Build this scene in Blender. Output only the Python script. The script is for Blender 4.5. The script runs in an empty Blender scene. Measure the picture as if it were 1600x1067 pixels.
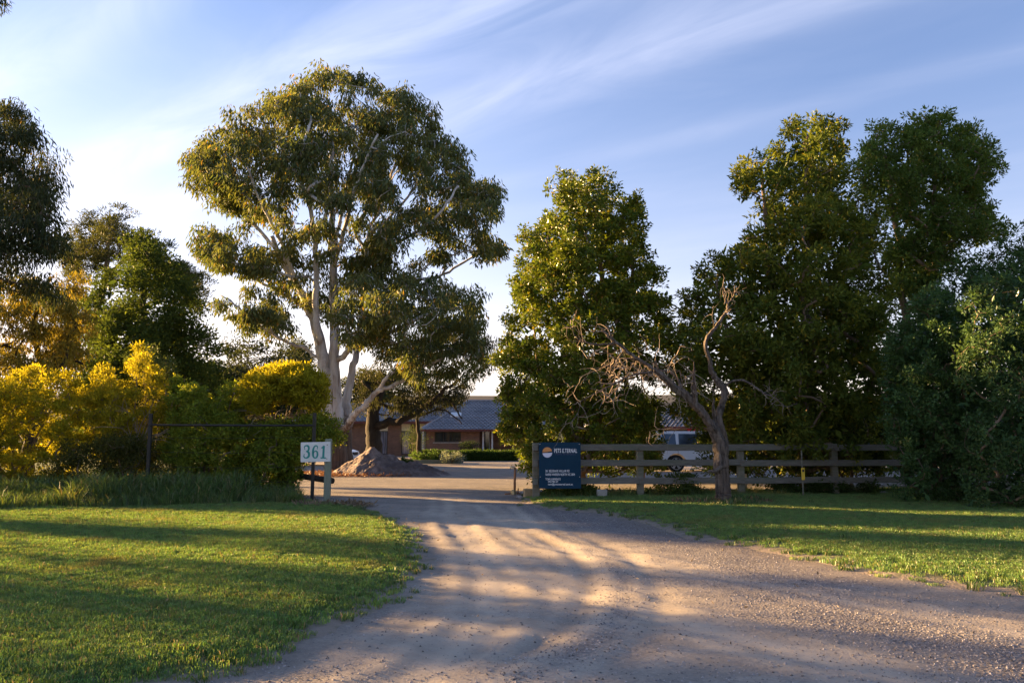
import bpy, bmesh, math, random
import numpy as np
from mathutils import Vector
random.seed(5)
R = math.radians
SC = bpy.context.scene
COL = SC.collection

# ------------------------------------------------------------------ camera, sky, sun, exposure
F, PITCH, EYE = 1244.0, R(6.85), 1.5
cam_d = bpy.data.cameras.new('camera'); cam = bpy.data.objects.new('camera', cam_d); COL.objects.link(cam)
cam_d.sensor_width = 36; cam_d.lens = 36*F/1600; cam_d.clip_end = 9000; cam_d.clip_start = 0.1
cam.location = (0, 0, EYE); cam.rotation_euler = (R(90)+PITCH, 0, 0)
SC.camera = cam
SUN_EL, SUN_AZ = R(8.5), math.atan2(0.42, -0.907)          # azimuth as an angle in the x-y plane
EXPOSURE = 2.8
SKY_STRENGTH, SUN_STRENGTH = 0.05, 5.0
SC.view_settings.view_transform = 'Standard'; SC.view_settings.look = 'None'
SC.view_settings.gamma = 1; SC.view_settings.exposure = EXPOSURE; SC.view_settings.use_curve_mapping = False
SC.render.engine = 'CYCLES'
cy = SC.cycles
cy.max_bounces = 6; cy.diffuse_bounces = 3; cy.glossy_bounces = 2; cy.transmission_bounces = 4; cy.transparent_max_bounces = 4
cy.use_denoising = True
try: cy.denoiser = 'OPENIMAGEDENOISE'
except Exception: pass
cy.sample_clamp_indirect = 6

def nd(nt, t, x=0, y=0, **kw):
    n = nt.nodes.new(t)
    for k, v in kw.items(): setattr(n, k, v)
    return n
def setin(n, **kw):
    for k, v in kw.items(): n.inputs[k.replace('_', ' ')].default_value = v
def ramp(nt, pts, src=None, interp='LINEAR'):
    r = nt.nodes.new('ShaderNodeValToRGB'); cr = r.color_ramp; cr.interpolation = interp
    while len(cr.elements) < len(pts): cr.elements.new(0.5)
    for e, (p, c) in zip(cr.elements, pts):
        e.position = p; e.color = (c, c, c, 1) if isinstance(c, (int, float)) else (*c[:3], 1)
    if src is not None: nt.links.new(src, r.inputs[0])
    return r
def mathn(nt, op, a, b=None, clamp=False):
    m = nt.nodes.new('ShaderNodeMath'); m.operation = op; m.use_clamp = clamp
    for i, v in enumerate((a, b)):
        if v is None: continue
        if isinstance(v, (int, float)): m.inputs[i].default_value = v
        else: nt.links.new(v, m.inputs[i])
    return m.outputs[0]
def mixc(nt, fac, a, b, mode='MIX'):
    m = nt.nodes.new('ShaderNodeMix'); m.data_type = 'RGBA'; m.blend_type = mode
    if isinstance(fac, (int, float)): m.inputs[0].default_value = fac
    else: nt.links.new(fac, m.inputs[0])
    for i, v in ((6, a), (7, b)):
        if isinstance(v, tuple): m.inputs[i].default_value = (*v[:3], 1)
        else: nt.links.new(v, m.inputs[i])
    return m.outputs[2]

w = bpy.data.worlds.new('World'); SC.world = w; w.use_nodes = True
nt = w.node_tree; nt.nodes.clear()
sky = nd(nt, 'ShaderNodeTexSky', sky_type='NISHITA'); sky.sun_disc = False
sky.sun_elevation = SUN_EL; sky.sun_rotation = math.pi/2 - SUN_AZ
sky.altitude = 100; sky.air_density = 1.0; sky.dust_density = 1.0; sky.ozone_density = 5.0
tc = nd(nt, 'ShaderNodeTexCoord')
sp = nd(nt, 'ShaderNodeSeparateXYZ'); nt.links.new(tc.outputs['Generated'], sp.inputs[0])
zz = mathn(nt, 'MAXIMUM', sp.outputs[2], 0.03)
uu = mathn(nt, 'DIVIDE', sp.outputs[0], zz); vv = mathn(nt, 'DIVIDE', sp.outputs[1], zz)
# cirrus lies in long bands on a plane high above: a = across the bands, b = along them
ca, sa = math.cos(R(-38)), math.sin(R(-38))
along = mathn(nt, 'ADD', mathn(nt, 'MULTIPLY', uu, ca), mathn(nt, 'MULTIPLY', vv, sa))
across = mathn(nt, 'SUBTRACT', mathn(nt, 'MULTIPLY', vv, ca), mathn(nt, 'MULTIPLY', uu, sa))
def cloud_noise(sa_, sc_, seed, detail=6, dist=0.6):
    cb = nd(nt, 'ShaderNodeCombineXYZ')
    nt.links.new(mathn(nt, 'MULTIPLY', along, sa_), cb.inputs[0]); nt.links.new(mathn(nt, 'MULTIPLY', across, sc_), cb.inputs[1])
    cb.inputs[2].default_value = seed
    n = nd(nt, 'ShaderNodeTexNoise'); setin(n, Scale=1.0, Detail=detail, Roughness=0.55, Distortion=dist)
    nt.links.new(cb.outputs[0], n.inputs['Vector']); return n.outputs[0]
def band(center, width):
    d = mathn(nt, 'DIVIDE', mathn(nt, 'SUBTRACT', across, center), width)
    return mathn(nt, 'POWER', 2.718, mathn(nt, 'MULTIPLY', mathn(nt, 'MULTIPLY', d, d), -1.0))
big = ramp(nt, [(0.40, 0.0), (0.70, 1.0)], cloud_noise(0.35, 0.9, 3.1, 5, 0.5)).outputs[0]
fine = ramp(nt, [(0.30, 0.20), (0.75, 1.0)], cloud_noise(1.0, 3.0, 7.7, 9, 1.1)).outputs[0]
b1 = mathn(nt, 'MULTIPLY', band(1.32, 0.16), 0.62)
b2 = mathn(nt, 'MULTIPLY', band(1.75, 0.17), 0.42)
b3 = mathn(nt, 'MULTIPLY', band(0.80, 0.11), 0.35)
bb = mathn(nt, 'ADD', mathn(nt, 'ADD', b1, b2), mathn(nt, 'ADD', b3, mathn(nt, 'MULTIPLY', big, 0.16)))
bb = mathn(nt, 'ADD', bb, mathn(nt, 'MULTIPLY', band(2.38, 0.09), 0.10))
cl = mathn(nt, 'MULTIPLY', mathn(nt, 'MULTIPLY', bb, fine), 0.62, clamp=True)
# thin veil towards the horizon
veil = mathn(nt, 'MULTIPLY', mathn(nt, 'POWER', mathn(nt, 'SUBTRACT', 1.0, mathn(nt, 'MAXIMUM', sp.outputs[2], 0.0)), 5.0), 0.80)
dx_ = mathn(nt, 'ADD', mathn(nt, 'MULTIPLY', sp.outputs[0], math.cos(SUN_AZ)), mathn(nt, 'MULTIPLY', sp.outputs[1], math.sin(SUN_AZ)))
sunside = mathn(nt, 'MAXIMUM', dx_, 0.0)
veil2 = mathn(nt, 'ADD', veil, mathn(nt, 'MULTIPLY', mathn(nt, 'MULTIPLY', mathn(nt, 'POWER', sunside, 1.6), mathn(nt, 'POWER', mathn(nt, 'SUBTRACT', 1.0, mathn(nt, 'MAXIMUM', sp.outputs[2], 0.0)), 2.5)), 0.85), clamp=True)
hsv = nd(nt, 'ShaderNodeHueSaturation'); setin(hsv, Saturation=1.0, Value=1.0); nt.links.new(sky.outputs[0], hsv.inputs['Color'])
cloudcol = ramp(nt, [(0.0, (6.6, 5.2, 4.1)), (0.16, (5.5, 4.8, 4.5)), (0.5, (4.6, 4.6, 5.3))], sp.outputs[2]).outputs[0]
haze_ = mathn(nt, 'ADD', 0.05, mathn(nt, 'MULTIPLY', veil2, 0.85)); c1 = mixc(nt, haze_, mixc(nt, 1.0, hsv.outputs[0], (.93, .88, .92), 'MULTIPLY'), cloudcol)
c2 = mixc(nt, cl, c1, cloudcol)
bg = nd(nt, 'ShaderNodeBackground'); bg.inputs[1].default_value = SKY_STRENGTH; nt.links.new(c2, bg.inputs[0])
wo = nd(nt, 'ShaderNodeOutputWorld'); nt.links.new(bg.outputs[0], wo.inputs[0])

sd = bpy.data.lights.new('sun', 'SUN'); sun = bpy.data.objects.new('sun', sd); COL.objects.link(sun)
sd.energy = SUN_STRENGTH; sd.angle = R(0.6); sd.color = (1.0, 0.63, 0.27)
sdir = Vector((math.cos(SUN_AZ)*math.cos(SUN_EL), math.sin(SUN_AZ)*math.cos(SUN_EL), math.sin(SUN_EL)))
sun.rotation_euler = sdir.to_track_quat('Z', 'Y').to_euler(); sun.location = (-40, 30, 30)

# ------------------------------------------------------------------ picture point -> place
cp, sp_ = math.cos(PITCH), math.sin(PITCH)
def at(px, py, Y):
    dx = (px-800)/F; dy = (533.5-py)/F; t = Y/(cp-dy*sp_)
    return np.array([dx*t, Y, EYE + t*(sp_+dy*cp)])
def gnd(px, py, z=0.0):
    dx = (px-800)/F; dy = (533.5-py)/F; t = (z-EYE)/(sp_+dy*cp)
    return np.array([dx*t, t*(cp-dy*sp_)])

# ------------------------------------------------------------------ materials
def newmat(name):
    m = bpy.data.materials.new(name); m.use_nodes = True; m.node_tree.nodes.clear()
    o = m.node_tree.nodes.new('ShaderNodeOutputMaterial'); return m, m.node_tree, o
def coords(nt, scale=(1, 1, 1), obj=False):
    if obj: s = nd(nt, 'ShaderNodeTexCoord').outputs['Object']
    else: s = nd(nt, 'ShaderNodeNewGeometry').outputs['Position']
    mp = nd(nt, 'ShaderNodeMapping'); mp.inputs['Scale'].default_value = scale; nt.links.new(s, mp.inputs[0]); return mp.outputs[0]
def noise(nt, vec, scale, detail=5, rough=0.55, dist=0):
    n = nd(nt, 'ShaderNodeTexNoise'); setin(n, Scale=scale, Detail=detail, Roughness=rough, Distortion=dist); nt.links.new(vec, n.inputs['Vector']); return n.outputs[0]
def bumpn(nt, h, strength=0.5, dist=0.02):
    b = nd(nt, 'ShaderNodeBump'); setin(b, Strength=strength, Distance=dist); nt.links.new(h, b.inputs['Height']); return b.outputs[0]
def surf(name, c1, c2, scale=4, rough=0.8, bump=0.3, bdist=0.01, stretch=(1, 1, 1), c3=None, metal=0, spec=0.3, lo=0.3, hi=0.7):
    m, nt, o = newmat(name); v = coords(nt, stretch, obj=True)
    n = noise(nt, v, scale, 6, 0.6); r = ramp(nt, [(lo, c1), (hi, c2)], n)
    c = r.outputs[0]
    if c3:
        n2 = noise(nt, v, scale*0.23, 4); c = mixc(nt, ramp(nt, [(0.45, 0), (0.7, 1)], n2).outputs[0], c, c3)
    p = nd(nt, 'ShaderNodeBsdfPrincipled'); nt.links.new(c, p.inputs['Base Color']); setin(p, Roughness=rough, Metallic=metal)
    p.inputs['Specular IOR Level'].default_value = spec
    if bump: nt.links.new(bumpn(nt, noise(nt, v, scale*2.5, 5, 0.65), bump, bdist), p.inputs['Normal'])
    nt.links.new(p.outputs[0], o.inputs[0]); return m
def leafmat(name, trans=0.36, gloss=0.010, rough=0.5, tint=(1.35, 1.25, 0.5)):
    m, nt, o = newmat(name)
    a = nd(nt, 'ShaderNodeAttribute'); a.attribute_name = 'col'
    d = nd(nt, 'ShaderNodeBsdfDiffuse'); nt.links.new(a.outputs[0], d.inputs[0])
    t = nd(nt, 'ShaderNodeBsdfTranslucent'); nt.links.new(mixc(nt, 1.0, a.outputs[0], tint, 'MULTIPLY'), t.inputs[0])
    g = nd(nt, 'ShaderNodeBsdfGlossy'); g.inputs['Roughness'].default_value = rough; g.inputs[0].default_value = (.6, .6, .6, 1)
    m1 = nd(nt, 'ShaderNodeMixShader'); m1.inputs[0].default_value = trans
    nt.links.new(d.outputs[0], m1.inputs[1]); nt.links.new(t.outputs[0], m1.inputs[2])
    fr = nd(nt, 'ShaderNodeFresnel'); fr.inputs[0].default_value = 1.35
    m2 = nd(nt, 'ShaderNodeMixShader'); nt.links.new(mathn(nt, 'MULTIPLY', fr.outputs[0], gloss*5, clamp=True), m2.inputs[0])
    nt.links.new(m1.outputs[0], m2.inputs[1]); nt.links.new(g.outputs[0], m2.inputs[2])
    nt.links.new(m2.outputs[0], o.inputs[0]); return m
M = {}
M['leaf'] = leafmat('leaf')
M['leaf_gold'] = leafmat('leaf_gold', 0.5, 0.006, .5, (1.3, 1.25, .5))
M['leaf_glossy'] = leafmat('leaf_glossy', 0.34, 0.035, 0.45)
M['timber'] = surf('weathered_timber', (.13, .12, .09), (.22, .20, .155), 6, .85, .6, .01, (1, 6, 14), c3=(.12, .13, .085))
M['timber_rail'] = surf('weathered_rail', (.10, .092, .078), (.20, .185, .155), 3, .85, .6, .01, (1.2, 8, 16), c3=(.12, .13, .095))
M['treated_post'] = surf('treated_pine', (.16, .18, .13), (.25, .27, .2), 6, .85, .5, .008, (8, 8, 1.4), c3=(.21, .21, .17))
M['dark_steel'] = surf('painted_dark_steel', (.02, .02, .018), (.035, .03, .025), 9, .55, .1)
M['rust'] = surf('rusty_pipe', (.22, .10, .05), (.33, .17, .08), 14, .8, .4, .003, c3=(.16, .08, .05))
M['brass'] = surf('tarnished_brass', (.45, .38, .24), (.6, .5, .3), 20, .35, .1, metal=.8)
M['steel'] = surf('galvanised', (.4, .4, .4), (.5, .5, .48), 20, .4, .1, metal=.7)
M['sign_white'] = surf('sign_white_paint', (.62, .62, .60), (.75, .75, .73), 8, .5, .05, c3=(.6, .61, .57))
M['sign_teal'] = surf('teal_paint', (.02, .22, .20), (.03, .27, .24), 12, .5, 0)
M['sign_navy'] = surf('navy_sign_face', (.004, .030, .062), (.006, .038, .075), 3, .5, .03, spec=.12)
M['print_white'] = surf('white_print', (.75, .76, .78), (.8, .8, .8), 5, .5, 0)
M['print_grey'] = surf('lilac_print', (.6, .6, .72), (.65, .65, .75), 5, .5, 0)
M['print_orange'] = surf('orange_print', (.60, .25, .08), (.68, .30, .10), 5, .5, 0)
M['print_black'] = surf('black_print', (.01, .01, .012), (.015, .015, .02), 5, .5, 0)
M['print_dim'] = surf('dim_purple_print', (.10, .08, .16), (.12, .10, .2), 5, .5, 0)
M['yellow'] = surf('yellow_plastic', (.65, .42, .03), (.75, .5, .05), 9, .5, .05)
M['concrete'] = surf('concrete', (.26, .25, .22), (.38, .36, .32), 9, .9, .4, .01)
M['block_timber'] = surf('cut_timber', (.35, .24, .12), (.45, .32, .18), 8, .85, .4, .01, (1, 8, 8))
M['cream'] = surf('cream_render', (.62, .55, .38), (.68, .61, .45), 3, .85, .05)
M['fascia'] = surf('dark_red_fascia', (.10, .035, .03), (.14, .05, .04), 6, .6, .1)
M['white_trim'] = surf('white_trim', (.6, .6, .6), (.7, .7, .68), 5, .55, .05)
M['red_paint'] = surf('red_paint', (.35, .02, .03), (.42, .03, .04), 5, .5, .05)
M['frame_dark'] = surf('dark_window_frame', (.03, .03, .03), (.05, .045, .04), 5, .5, .05)
M['curtain'] = surf('sheer_curtain', (.16, .22, .32), (.32, .38, .48), 3, .9, .3, .02, (9, 1, .5))
M['dirt'] = surf('heaped_dirt', (.13, .10, .09), (.30, .24, .215), 3.2, .95, .9, .08, c3=(.11, .085, .08), lo=.4, hi=.62)
M['soil'] = surf('garden_soil', (.07, .05, .035), (.13, .09, .06), 5, .95, .6, .03)
M['litter'] = leafmat('leaf_litter', .1, .02)
M['stone'] = surf('gravel_stone', (.20, .18, .17), (.42, .38, .36), 3, .9, .2, .005)
M['tyre'] = surf('tyre_rubber', (.015, .015, .015), (.03, .03, .028), 9, .85, .2)
M['rim'] = surf('alloy_rim', (.5, .5, .52), (.6, .6, .62), 5, .3, 0, metal=.8)
M['car_white'] = surf('white_car_paint', (.78, .78, .79), (.82, .82, .83), 1.5, .22, 0, spec=.6)
M['car_dark'] = surf('dark_car_paint', (.012, .014, .02), (.018, .02, .028), 1.5, .2, 0, spec=.6)
M['plastic'] = surf('black_trim', (.02, .02, .02), (.03, .03, .03), 6, .6, .1)
M['lamp_red'] = surf('red_lens', (.12, .01, .01), (.16, .015, .012), 6, .2, 0, spec=.6)
M['lamp_clear'] = surf('clear_lens', (.5, .5, .5), (.6, .6, .6), 6, .15, 0, spec=.7)
M['deadwood'] = surf('dead_wood_bark', (.05, .038, .03), (.22, .18, .145), 5, .9, 1.0, .06, (3.4, 3.4, .5), c3=(.15, .10, .07), lo=.36, hi=.62)
M['twigwood'] = surf('dry_twig', (.20, .15, .11), (.34, .27, .20), 5, .9, .3)
M['bark_dark'] = surf('dark_bark', (.022, .018, .014), (.05, .04, .03), 5, .95, .8, .04, (2, 2, .4))
M['bark_brown'] = surf('brown_bark', (.12, .085, .055), (.22, .16, .11), 5, .95, .7, .03, (2, 2, .4))

def glass_mat():
    m, nt, o = newmat('window_glass'); p = nd(nt, 'ShaderNodeBsdfPrincipled')
    n = noise(nt, coords(nt, obj=True), 1.2, 2)
    nt.links.new(ramp(nt, [(0.3, (.012, .016, .024)), (0.7, (.03, .04, .055))], n).outputs[0], p.inputs['Base Color'])
    setin(p, Roughness=.06); p.inputs['Specular IOR Level'].default_value = .8
    nt.links.new(p.outputs[0], o.inputs[0]); return m
M['glass'] = glass_mat()

def gum_bark():
    m, nt, o = newmat('gum_bark')
    v = coords(nt, (1.6, 1.6, .28)); n = noise(nt, v, 2.2, 7, .6, .4)
    c = ramp(nt, [(.28, (.24, .20, .175)), (.45, (.42, .40, .385)), (.62, (.60, .59, .58)), (.8, (.50, .46, .42))], n).outputs[0]
    v2 = coords(nt, (7, 7, .5)); streak = noise(nt, v2, 1.5, 6, .7)
    rough = ramp(nt, [(.3, (.055, .04, .032)), (.7, (.20, .14, .10))], streak).outputs[0]
    g = nd(nt, 'ShaderNodeNewGeometry'); s = nd(nt, 'ShaderNodeSeparateXYZ'); nt.links.new(g.outputs['Position'], s.inputs[0])
    h = mathn(nt, 'ADD', s.outputs[2], mathn(nt, 'MULTIPLY', streak, -3.6))
    k = ramp(nt, [(.0, 1), (.22, 0)], mathn(nt, 'DIVIDE', h, 3.0)).outputs[0]
    c = mixc(nt, k, c, rough)
    strip = ramp(nt, [(.60, 0), (.66, .75)], noise(nt, coords(nt, (5, 5, .22)), 1.3, 5, .6)).outputs[0]
    low = ramp(nt, [(.3, 1), (.62, 0)], mathn(nt, 'DIVIDE', s.outputs[2], 14.0)).outputs[0]
    c = mixc(nt, mathn(nt, 'MULTIPLY', strip, low), c, (.16, .10, .07))
    p = nd(nt, 'ShaderNodeBsdfPrincipled'); setin(p, Roughness=.8); p.inputs['Specular IOR Level'].default_value = .2
    nt.links.new(c, p.inputs['Base Color']); nt.links.new(bumpn(nt, mathn(nt, 'ADD', streak, n), .6, .05), p.inputs['Normal'])
    nt.links.new(p.outputs[0], o.inputs[0]); return m
M['gum'] = gum_bark()

def brick_mat():
    m, nt, o = newmat('brick_wall'); v0 = nd(nt, 'ShaderNodeTexCoord').outputs['Object']
    s = nd(nt, 'ShaderNodeSeparateXYZ'); nt.links.new(v0, s.inputs[0])
    cb = nd(nt, 'ShaderNodeCombineXYZ'); nt.links.new(mathn(nt, 'ADD', s.outputs[0], s.outputs[1]), cb.inputs[0]); nt.links.new(s.outputs[2], cb.inputs[1])
    b = nd(nt, 'ShaderNodeTexBrick'); nt.links.new(cb.outputs[0], b.inputs['Vector'])
    setin(b, Scale=1.0); b.inputs['Brick Width'].default_value = .24; b.inputs['Row Height'].default_value = .086; b.inputs['Mortar Size'].default_value = .009
    b.inputs['Color1'].default_value = (.24, .12, .07, 1); b.inputs['Color2'].default_value = (.13, .065, .045, 1); b.inputs['Mortar'].default_value = (.24, .17, .13, 1)
    n = noise(nt, v0, 2.0, 5); c = mixc(nt, .35, b.outputs[0], ramp(nt, [(.3, (.11, .06, .04)), (.7, (.28, .15, .09))], n).outputs[0])
    p = nd(nt, 'ShaderNodeBsdfPrincipled'); setin(p, Roughness=.9); nt.links.new(c, p.inputs['Base Color'])
    nt.links.new(bumpn(nt, mathn(nt, 'SUBTRACT', 1.0, b.outputs[1]), .5, .01), p.inputs['Normal'])
    nt.links.new(p.outputs[0], o.inputs[0]); return m
M['brick'] = brick_mat()
M['tiles'] = surf('grey_roof_tile', (.14, .14, .15), (.24, .24, .255), 2.4, .6, .15, .01, c3=(.27, .265, .27), spec=.4)

def ground_mat(name, kind):
    m, nt, o = newmat(name); v = coords(nt)
    p = nd(nt, 'ShaderNodeBsdfPrincipled'); p.inputs['Specular IOR Level'].default_value = .15; setin(p, Roughness=.95)
    if kind == 'lawn':
        ra = nd(nt, 'ShaderNodeAttribute'); ra.attribute_name = 'rim'
        n = noise(nt, v, 1.1, 6); n2 = noise(nt, v, 30, 4)
        c = ramp(nt, [(.3, (.07, .10, .03)), (.6, (.10, .14, .04)), (.75, (.18, .16, .07))], n).outputs[0]
        c = mixc(nt, ramp(nt, [(.45, 0), (.6, .7)], n2).outputs[0], c, (.05, .045, .025)); h = n2
        c = mixc(nt, mathn(nt, 'ADD', ra.outputs['Fac'], mathn(nt, 'MULTIPLY', mathn(nt, 'SUBTRACT', noise(nt, v, 7, 4), .5), mathn(nt, 'MULTIPLY', ra.outputs['Fac'], 3.0)), clamp=True), c, (.27, .215, .165))
    elif kind == 'ground':
        n = noise(nt, v, .12, 6); c = ramp(nt, [(.35, (.05, .075, .025)), (.65, (.10, .11, .04))], n).outputs[0]; s3 = nd(nt, 'ShaderNodeSeparateXYZ'); nt.links.new(v, s3.inputs[0]); c = mixc(nt, ramp(nt, [(.0, 0), (.1, 1)], mathn(nt, 'DIVIDE', s3.outputs[2], 100.0)).outputs[0], c, (.075, .075, .068)); h = noise(nt, v, 6, 5)  # rising ground turns grey: haze of the far hills mixed into their colour
    else:
        A = nd(nt, 'ShaderNodeAttribute'); A.attribute_name = 'mix'
        sx = nd(nt, 'ShaderNodeSeparateColor'); nt.links.new(A.outputs[0], sx.inputs[0])
        fine_ = noise(nt, v, 60, 6, .7); mid = noise(nt, v, 2.3, 6, .6, .5); pat = noise(nt, coords(nt, (.55, 1.2, 1)), 1.1, 5, .55)
        tan = mixc(nt, fine_, (.32, .265, .205), (.51, .435, .345)); tan = mixc(nt, ramp(nt, [(.35, 0), (.7, .85)], mid).outputs[0], tan, (.235, .20, .16))
        vo = nd(nt, 'ShaderNodeTexVoronoi'); setin(vo, Scale=46.0); nt.links.new(v, vo.inputs['Vector'])
        vc = nd(nt, 'ShaderNodeSeparateColor'); nt.links.new(vo.outputs['Color'], vc.inputs[0])
        gr = ramp(nt, [(.0, (.15, .14, .13)), (.5, (.29, .272, .25)), (.85, (.42, .395, .365)), (1.0, (.56, .53, .49))], vc.outputs[0]).outputs[0]
        gr = mixc(nt, ramp(nt, [(.0, 0), (.05, .0), (.4, .65)], mathn(nt, 'MULTIPLY', vo.outputs[0], 1.0)).outputs[0], gr, (.11, .09, .085))
        k = mathn(nt, 'ADD', sx.outputs[0], mathn(nt, 'MULTIPLY', mathn(nt, 'SUBTRACT', pat, .5), 1.5))
        k = mathn(nt, 'ADD', k, mathn(nt, 'MULTIPLY', mathn(nt, 'SUBTRACT', noise(nt, v, 24, 3), .5), 1.3), clamp=True)
        c = mixc(nt, k, tan, gr)
        c = mixc(nt, mathn(nt, 'MULTIPLY', sx.outputs[1], .75), c, (.13, .10, .075))      # damp, organic edge soil, plus painted shadow line beside the ridge
        c = mixc(nt, mathn(nt, 'MULTIPLY', sx.outputs[2], .7), c, (.57, .485, .375))        # worn pale wheel tracks
        h = mathn(nt, 'ADD', mathn(nt, 'MULTIPLY', fine_, .5), mathn(nt, 'MULTIPLY', mathn(nt, 'SUBTRACT', .5, vo.outputs[0]), k))
    nt.links.new(c, p.inputs['Base Color']); nt.links.new(bumpn(nt, h, .8, .011 if kind == 'drive' else .02), p.inputs['Normal'])
    nt.links.new(p.outputs[0], o.inputs[0]); return m
M['drive'] = ground_mat('compacted_gravel', 'drive'); M['lawn'] = ground_mat('lawn_soil', 'lawn'); M['ground'] = ground_mat('paddock', 'ground')

# ------------------------------------------------------------------ object helpers
ORG = {}
def tag(o, label=None, cat=None, group=None, kind=None):
    if label: o['label'] = label
    if cat: o['category'] = cat
    if group: o['group'] = group
    if kind: o['kind'] = kind
    return o
def empty(name, loc, label, cat, group=None, rz=0):
    o = bpy.data.objects.new(name, None); COL.objects.link(o); o.location = tuple(loc); o.rotation_euler = (0, 0, rz)
    o.empty_display_size = .2; ORG[o.name] = np.array(loc, float); return tag(o, label, cat, group)
def mk(name, V, Fs, mats, parent=None, smooth=False, fcol=None, midx=None, org=None, local=False):
    """V (n,3); Fs list of int arrays (k,m) or of index lists. World coordinates unless local."""
    V = np.asarray(V, float)
    off = ORG[parent.name] if parent is not None else (np.array(org, float) if org is not None else np.zeros(3))
    if not local: V = V-off
    me = bpy.data.meshes.new(name)
    arrs = []
    for f in Fs:
        f = np.asarray(f)
        if f.size == 0: continue
        arrs.append(f if f.ndim == 2 else f[None, :])
    loops = np.concatenate([a.ravel() for a in arrs]).astype(np.int32)
    tot = np.concatenate([np.full(len(a), a.shape[1]) for a in arrs]).astype(np.int32)
    start = np.concatenate([[0], np.cumsum(tot)[:-1]]).astype(np.int32)
    me.vertices.add(len(V)); me.vertices.foreach_set('co', V.astype(np.float32).ravel())
    me.loops.add(len(loops)); me.loops.foreach_set('vertex_index', loops)
    me.polygons.add(len(tot)); me.polygons.foreach_set('loop_start', start); me.polygons.foreach_set('loop_total', tot)
    for m in (mats if isinstance(mats, (list, tuple)) else [mats]): me.materials.append(m)
    if midx is not None: me.polygons.foreach_set('material_index', np.asarray(midx, np.int32))
    me.update(calc_edges=True)
    me.polygons.foreach_set('use_smooth', np.full(len(tot), bool(smooth)))
    if fcol is not None:
        a = me.attributes.new('col', 'FLOAT_COLOR', 'FACE'); a.data.foreach_set('color', np.asarray(fcol, np.float32).ravel())
    o = bpy.data.objects.new(name, me); COL.objects.link(o)
    if parent is not None: o.parent = parent; ORG[o.name] = off
    else:
        o.location = tuple(off); ORG[o.name] = off
    return o
class MB:
    def __init__(s): s.V = []; s.F = []; s.n = 0
    def add(s, V, F):
        V = np.asarray(V, float)
        for f in F: s.F.append(np.asarray(f)+s.n)
        s.V.append(V); s.n += len(V); return s
    def box(s, c, d, rz=0, rx=0, ry=0, bev=0.0, jit=0):
        dx, dy, dz = [k/2 for k in d]
        if bev > 0:
            b = min(bev, dx*.9, dy*.9, dz*.9)
            V = []
            for sx in (-1, 1):
                for sy in (-1, 1):
                    for sz in (-1, 1):
                        V += [(sx*dx, sy*(dy-b), sz*(dz-b)), (sx*(dx-b), sy*dy, sz*(dz-b)), (sx*(dx-b), sy*(dy-b), sz*dz)]
            V = np.array(V)
            bm = bmesh.new(); vs = [bm.verts.new(v) for v in V]; r = bmesh.ops.convex_hull(bm, input=vs)
            bm.verts.ensure_lookup_table(); bm.verts.index_update(); V = np.array([v.co[:] for v in bm.verts]); Fc = [[v.index for v in f.verts] for f in bm.faces]; bm.free()
        else:
            V = np.array([(x, y, z) for x in (-dx, dx) for y in (-dy, dy) for z in (-dz, dz)])
            Fc = [[0, 1, 3, 2], [4, 6, 7, 5], [0, 4, 5, 1], [2, 3, 7, 6], [0, 2, 6, 4], [1, 5, 7, 3]]
        if jit: V = V + np.random.default_rng(int(abs(c[0])*999+abs(c[2])*77)).normal(0, jit, V.shape)
        for ang, (i, j) in ((rx, (1, 2)), (ry, (2, 0)), (rz, (0, 1))):
            if ang:
                ca, sa = math.cos(ang), math.sin(ang); a, b_ = V[:, i].copy(), V[:, j].copy(); V[:, i] = a*ca-b_*sa; V[:, j] = a*sa+b_*ca
        return s.add(V+np.array(c, float), Fc)
    def tube(s, P, r, n=8, cap=True, ell=None):
        P = np.asarray(P, float); m = len(P); r = np.full(m, r) if np.isscalar(r) else np.asarray(r, float)
        T = np.gradient(P, axis=0); T /= np.linalg.norm(T, axis=1)[:, None]+1e-9
        u = np.cross(T[0], (0, 0, 1.)); 
        if np.linalg.norm(u) < .05: u = np.cross(T[0], (1., 0, 0))
        u /= np.linalg.norm(u); V = np.empty((m, n, 3)); a = np.arange(n)*2*np.pi/n; ca, sa = np.cos(a)[:, None], np.sin(a)[:, None]
        for i in range(m):
            u = u-T[i]*u.dot(T[i]); u /= np.linalg.norm(u)+1e-9; v = np.cross(T[i], u); V[i] = P[i]+r[i]*(ca*u+sa*v)
        i = np.arange(m-1)[:, None]*n; j = np.arange(n)[None, :]; j2 = (j+1) % n
        Q = np.stack([i+j, i+j2, i+n+j2, i+n+j], -1).reshape(-1, 4)
        Fc = [Q]
        if cap: Fc += [list(range(n))[::-1], list(range((m-1)*n, m*n))]
        return s.add(V.reshape(-1, 3), Fc)
    def prism(s, poly, y0, y1, axis='y'):
        """poly list of (x,z) extruded between y0 and y1"""
        n = len(poly); V = [(x, y0, z) for x, z in poly]+[(x, y1, z) for x, z in poly]
        if axis == 'x': V = [(y, x, z) for x, y, z in V]
        Fc = [list(range(n)), list(range(2*n-1, n-1, -1))]+[[i, i+n, (i+1) % n+n, (i+1) % n] for i in range(n)]
        return s.add(V, Fc)
    def build(s, name, mat, parent=None, smooth=False, **kw):
        fs4 = [f for f in s.F if f.ndim == 2]; rest = [f for f in s.F if f.ndim == 1]
        o = mk(name, np.concatenate(s.V), fs4+rest, mat, parent, smooth, **kw)
        return o
def fixn(o):
    bm = bmesh.new(); bm.from_mesh(o.data); bmesh.ops.recalc_face_normals(bm, faces=bm.faces); bm.to_mesh(o.data); bm.free(); return o

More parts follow.
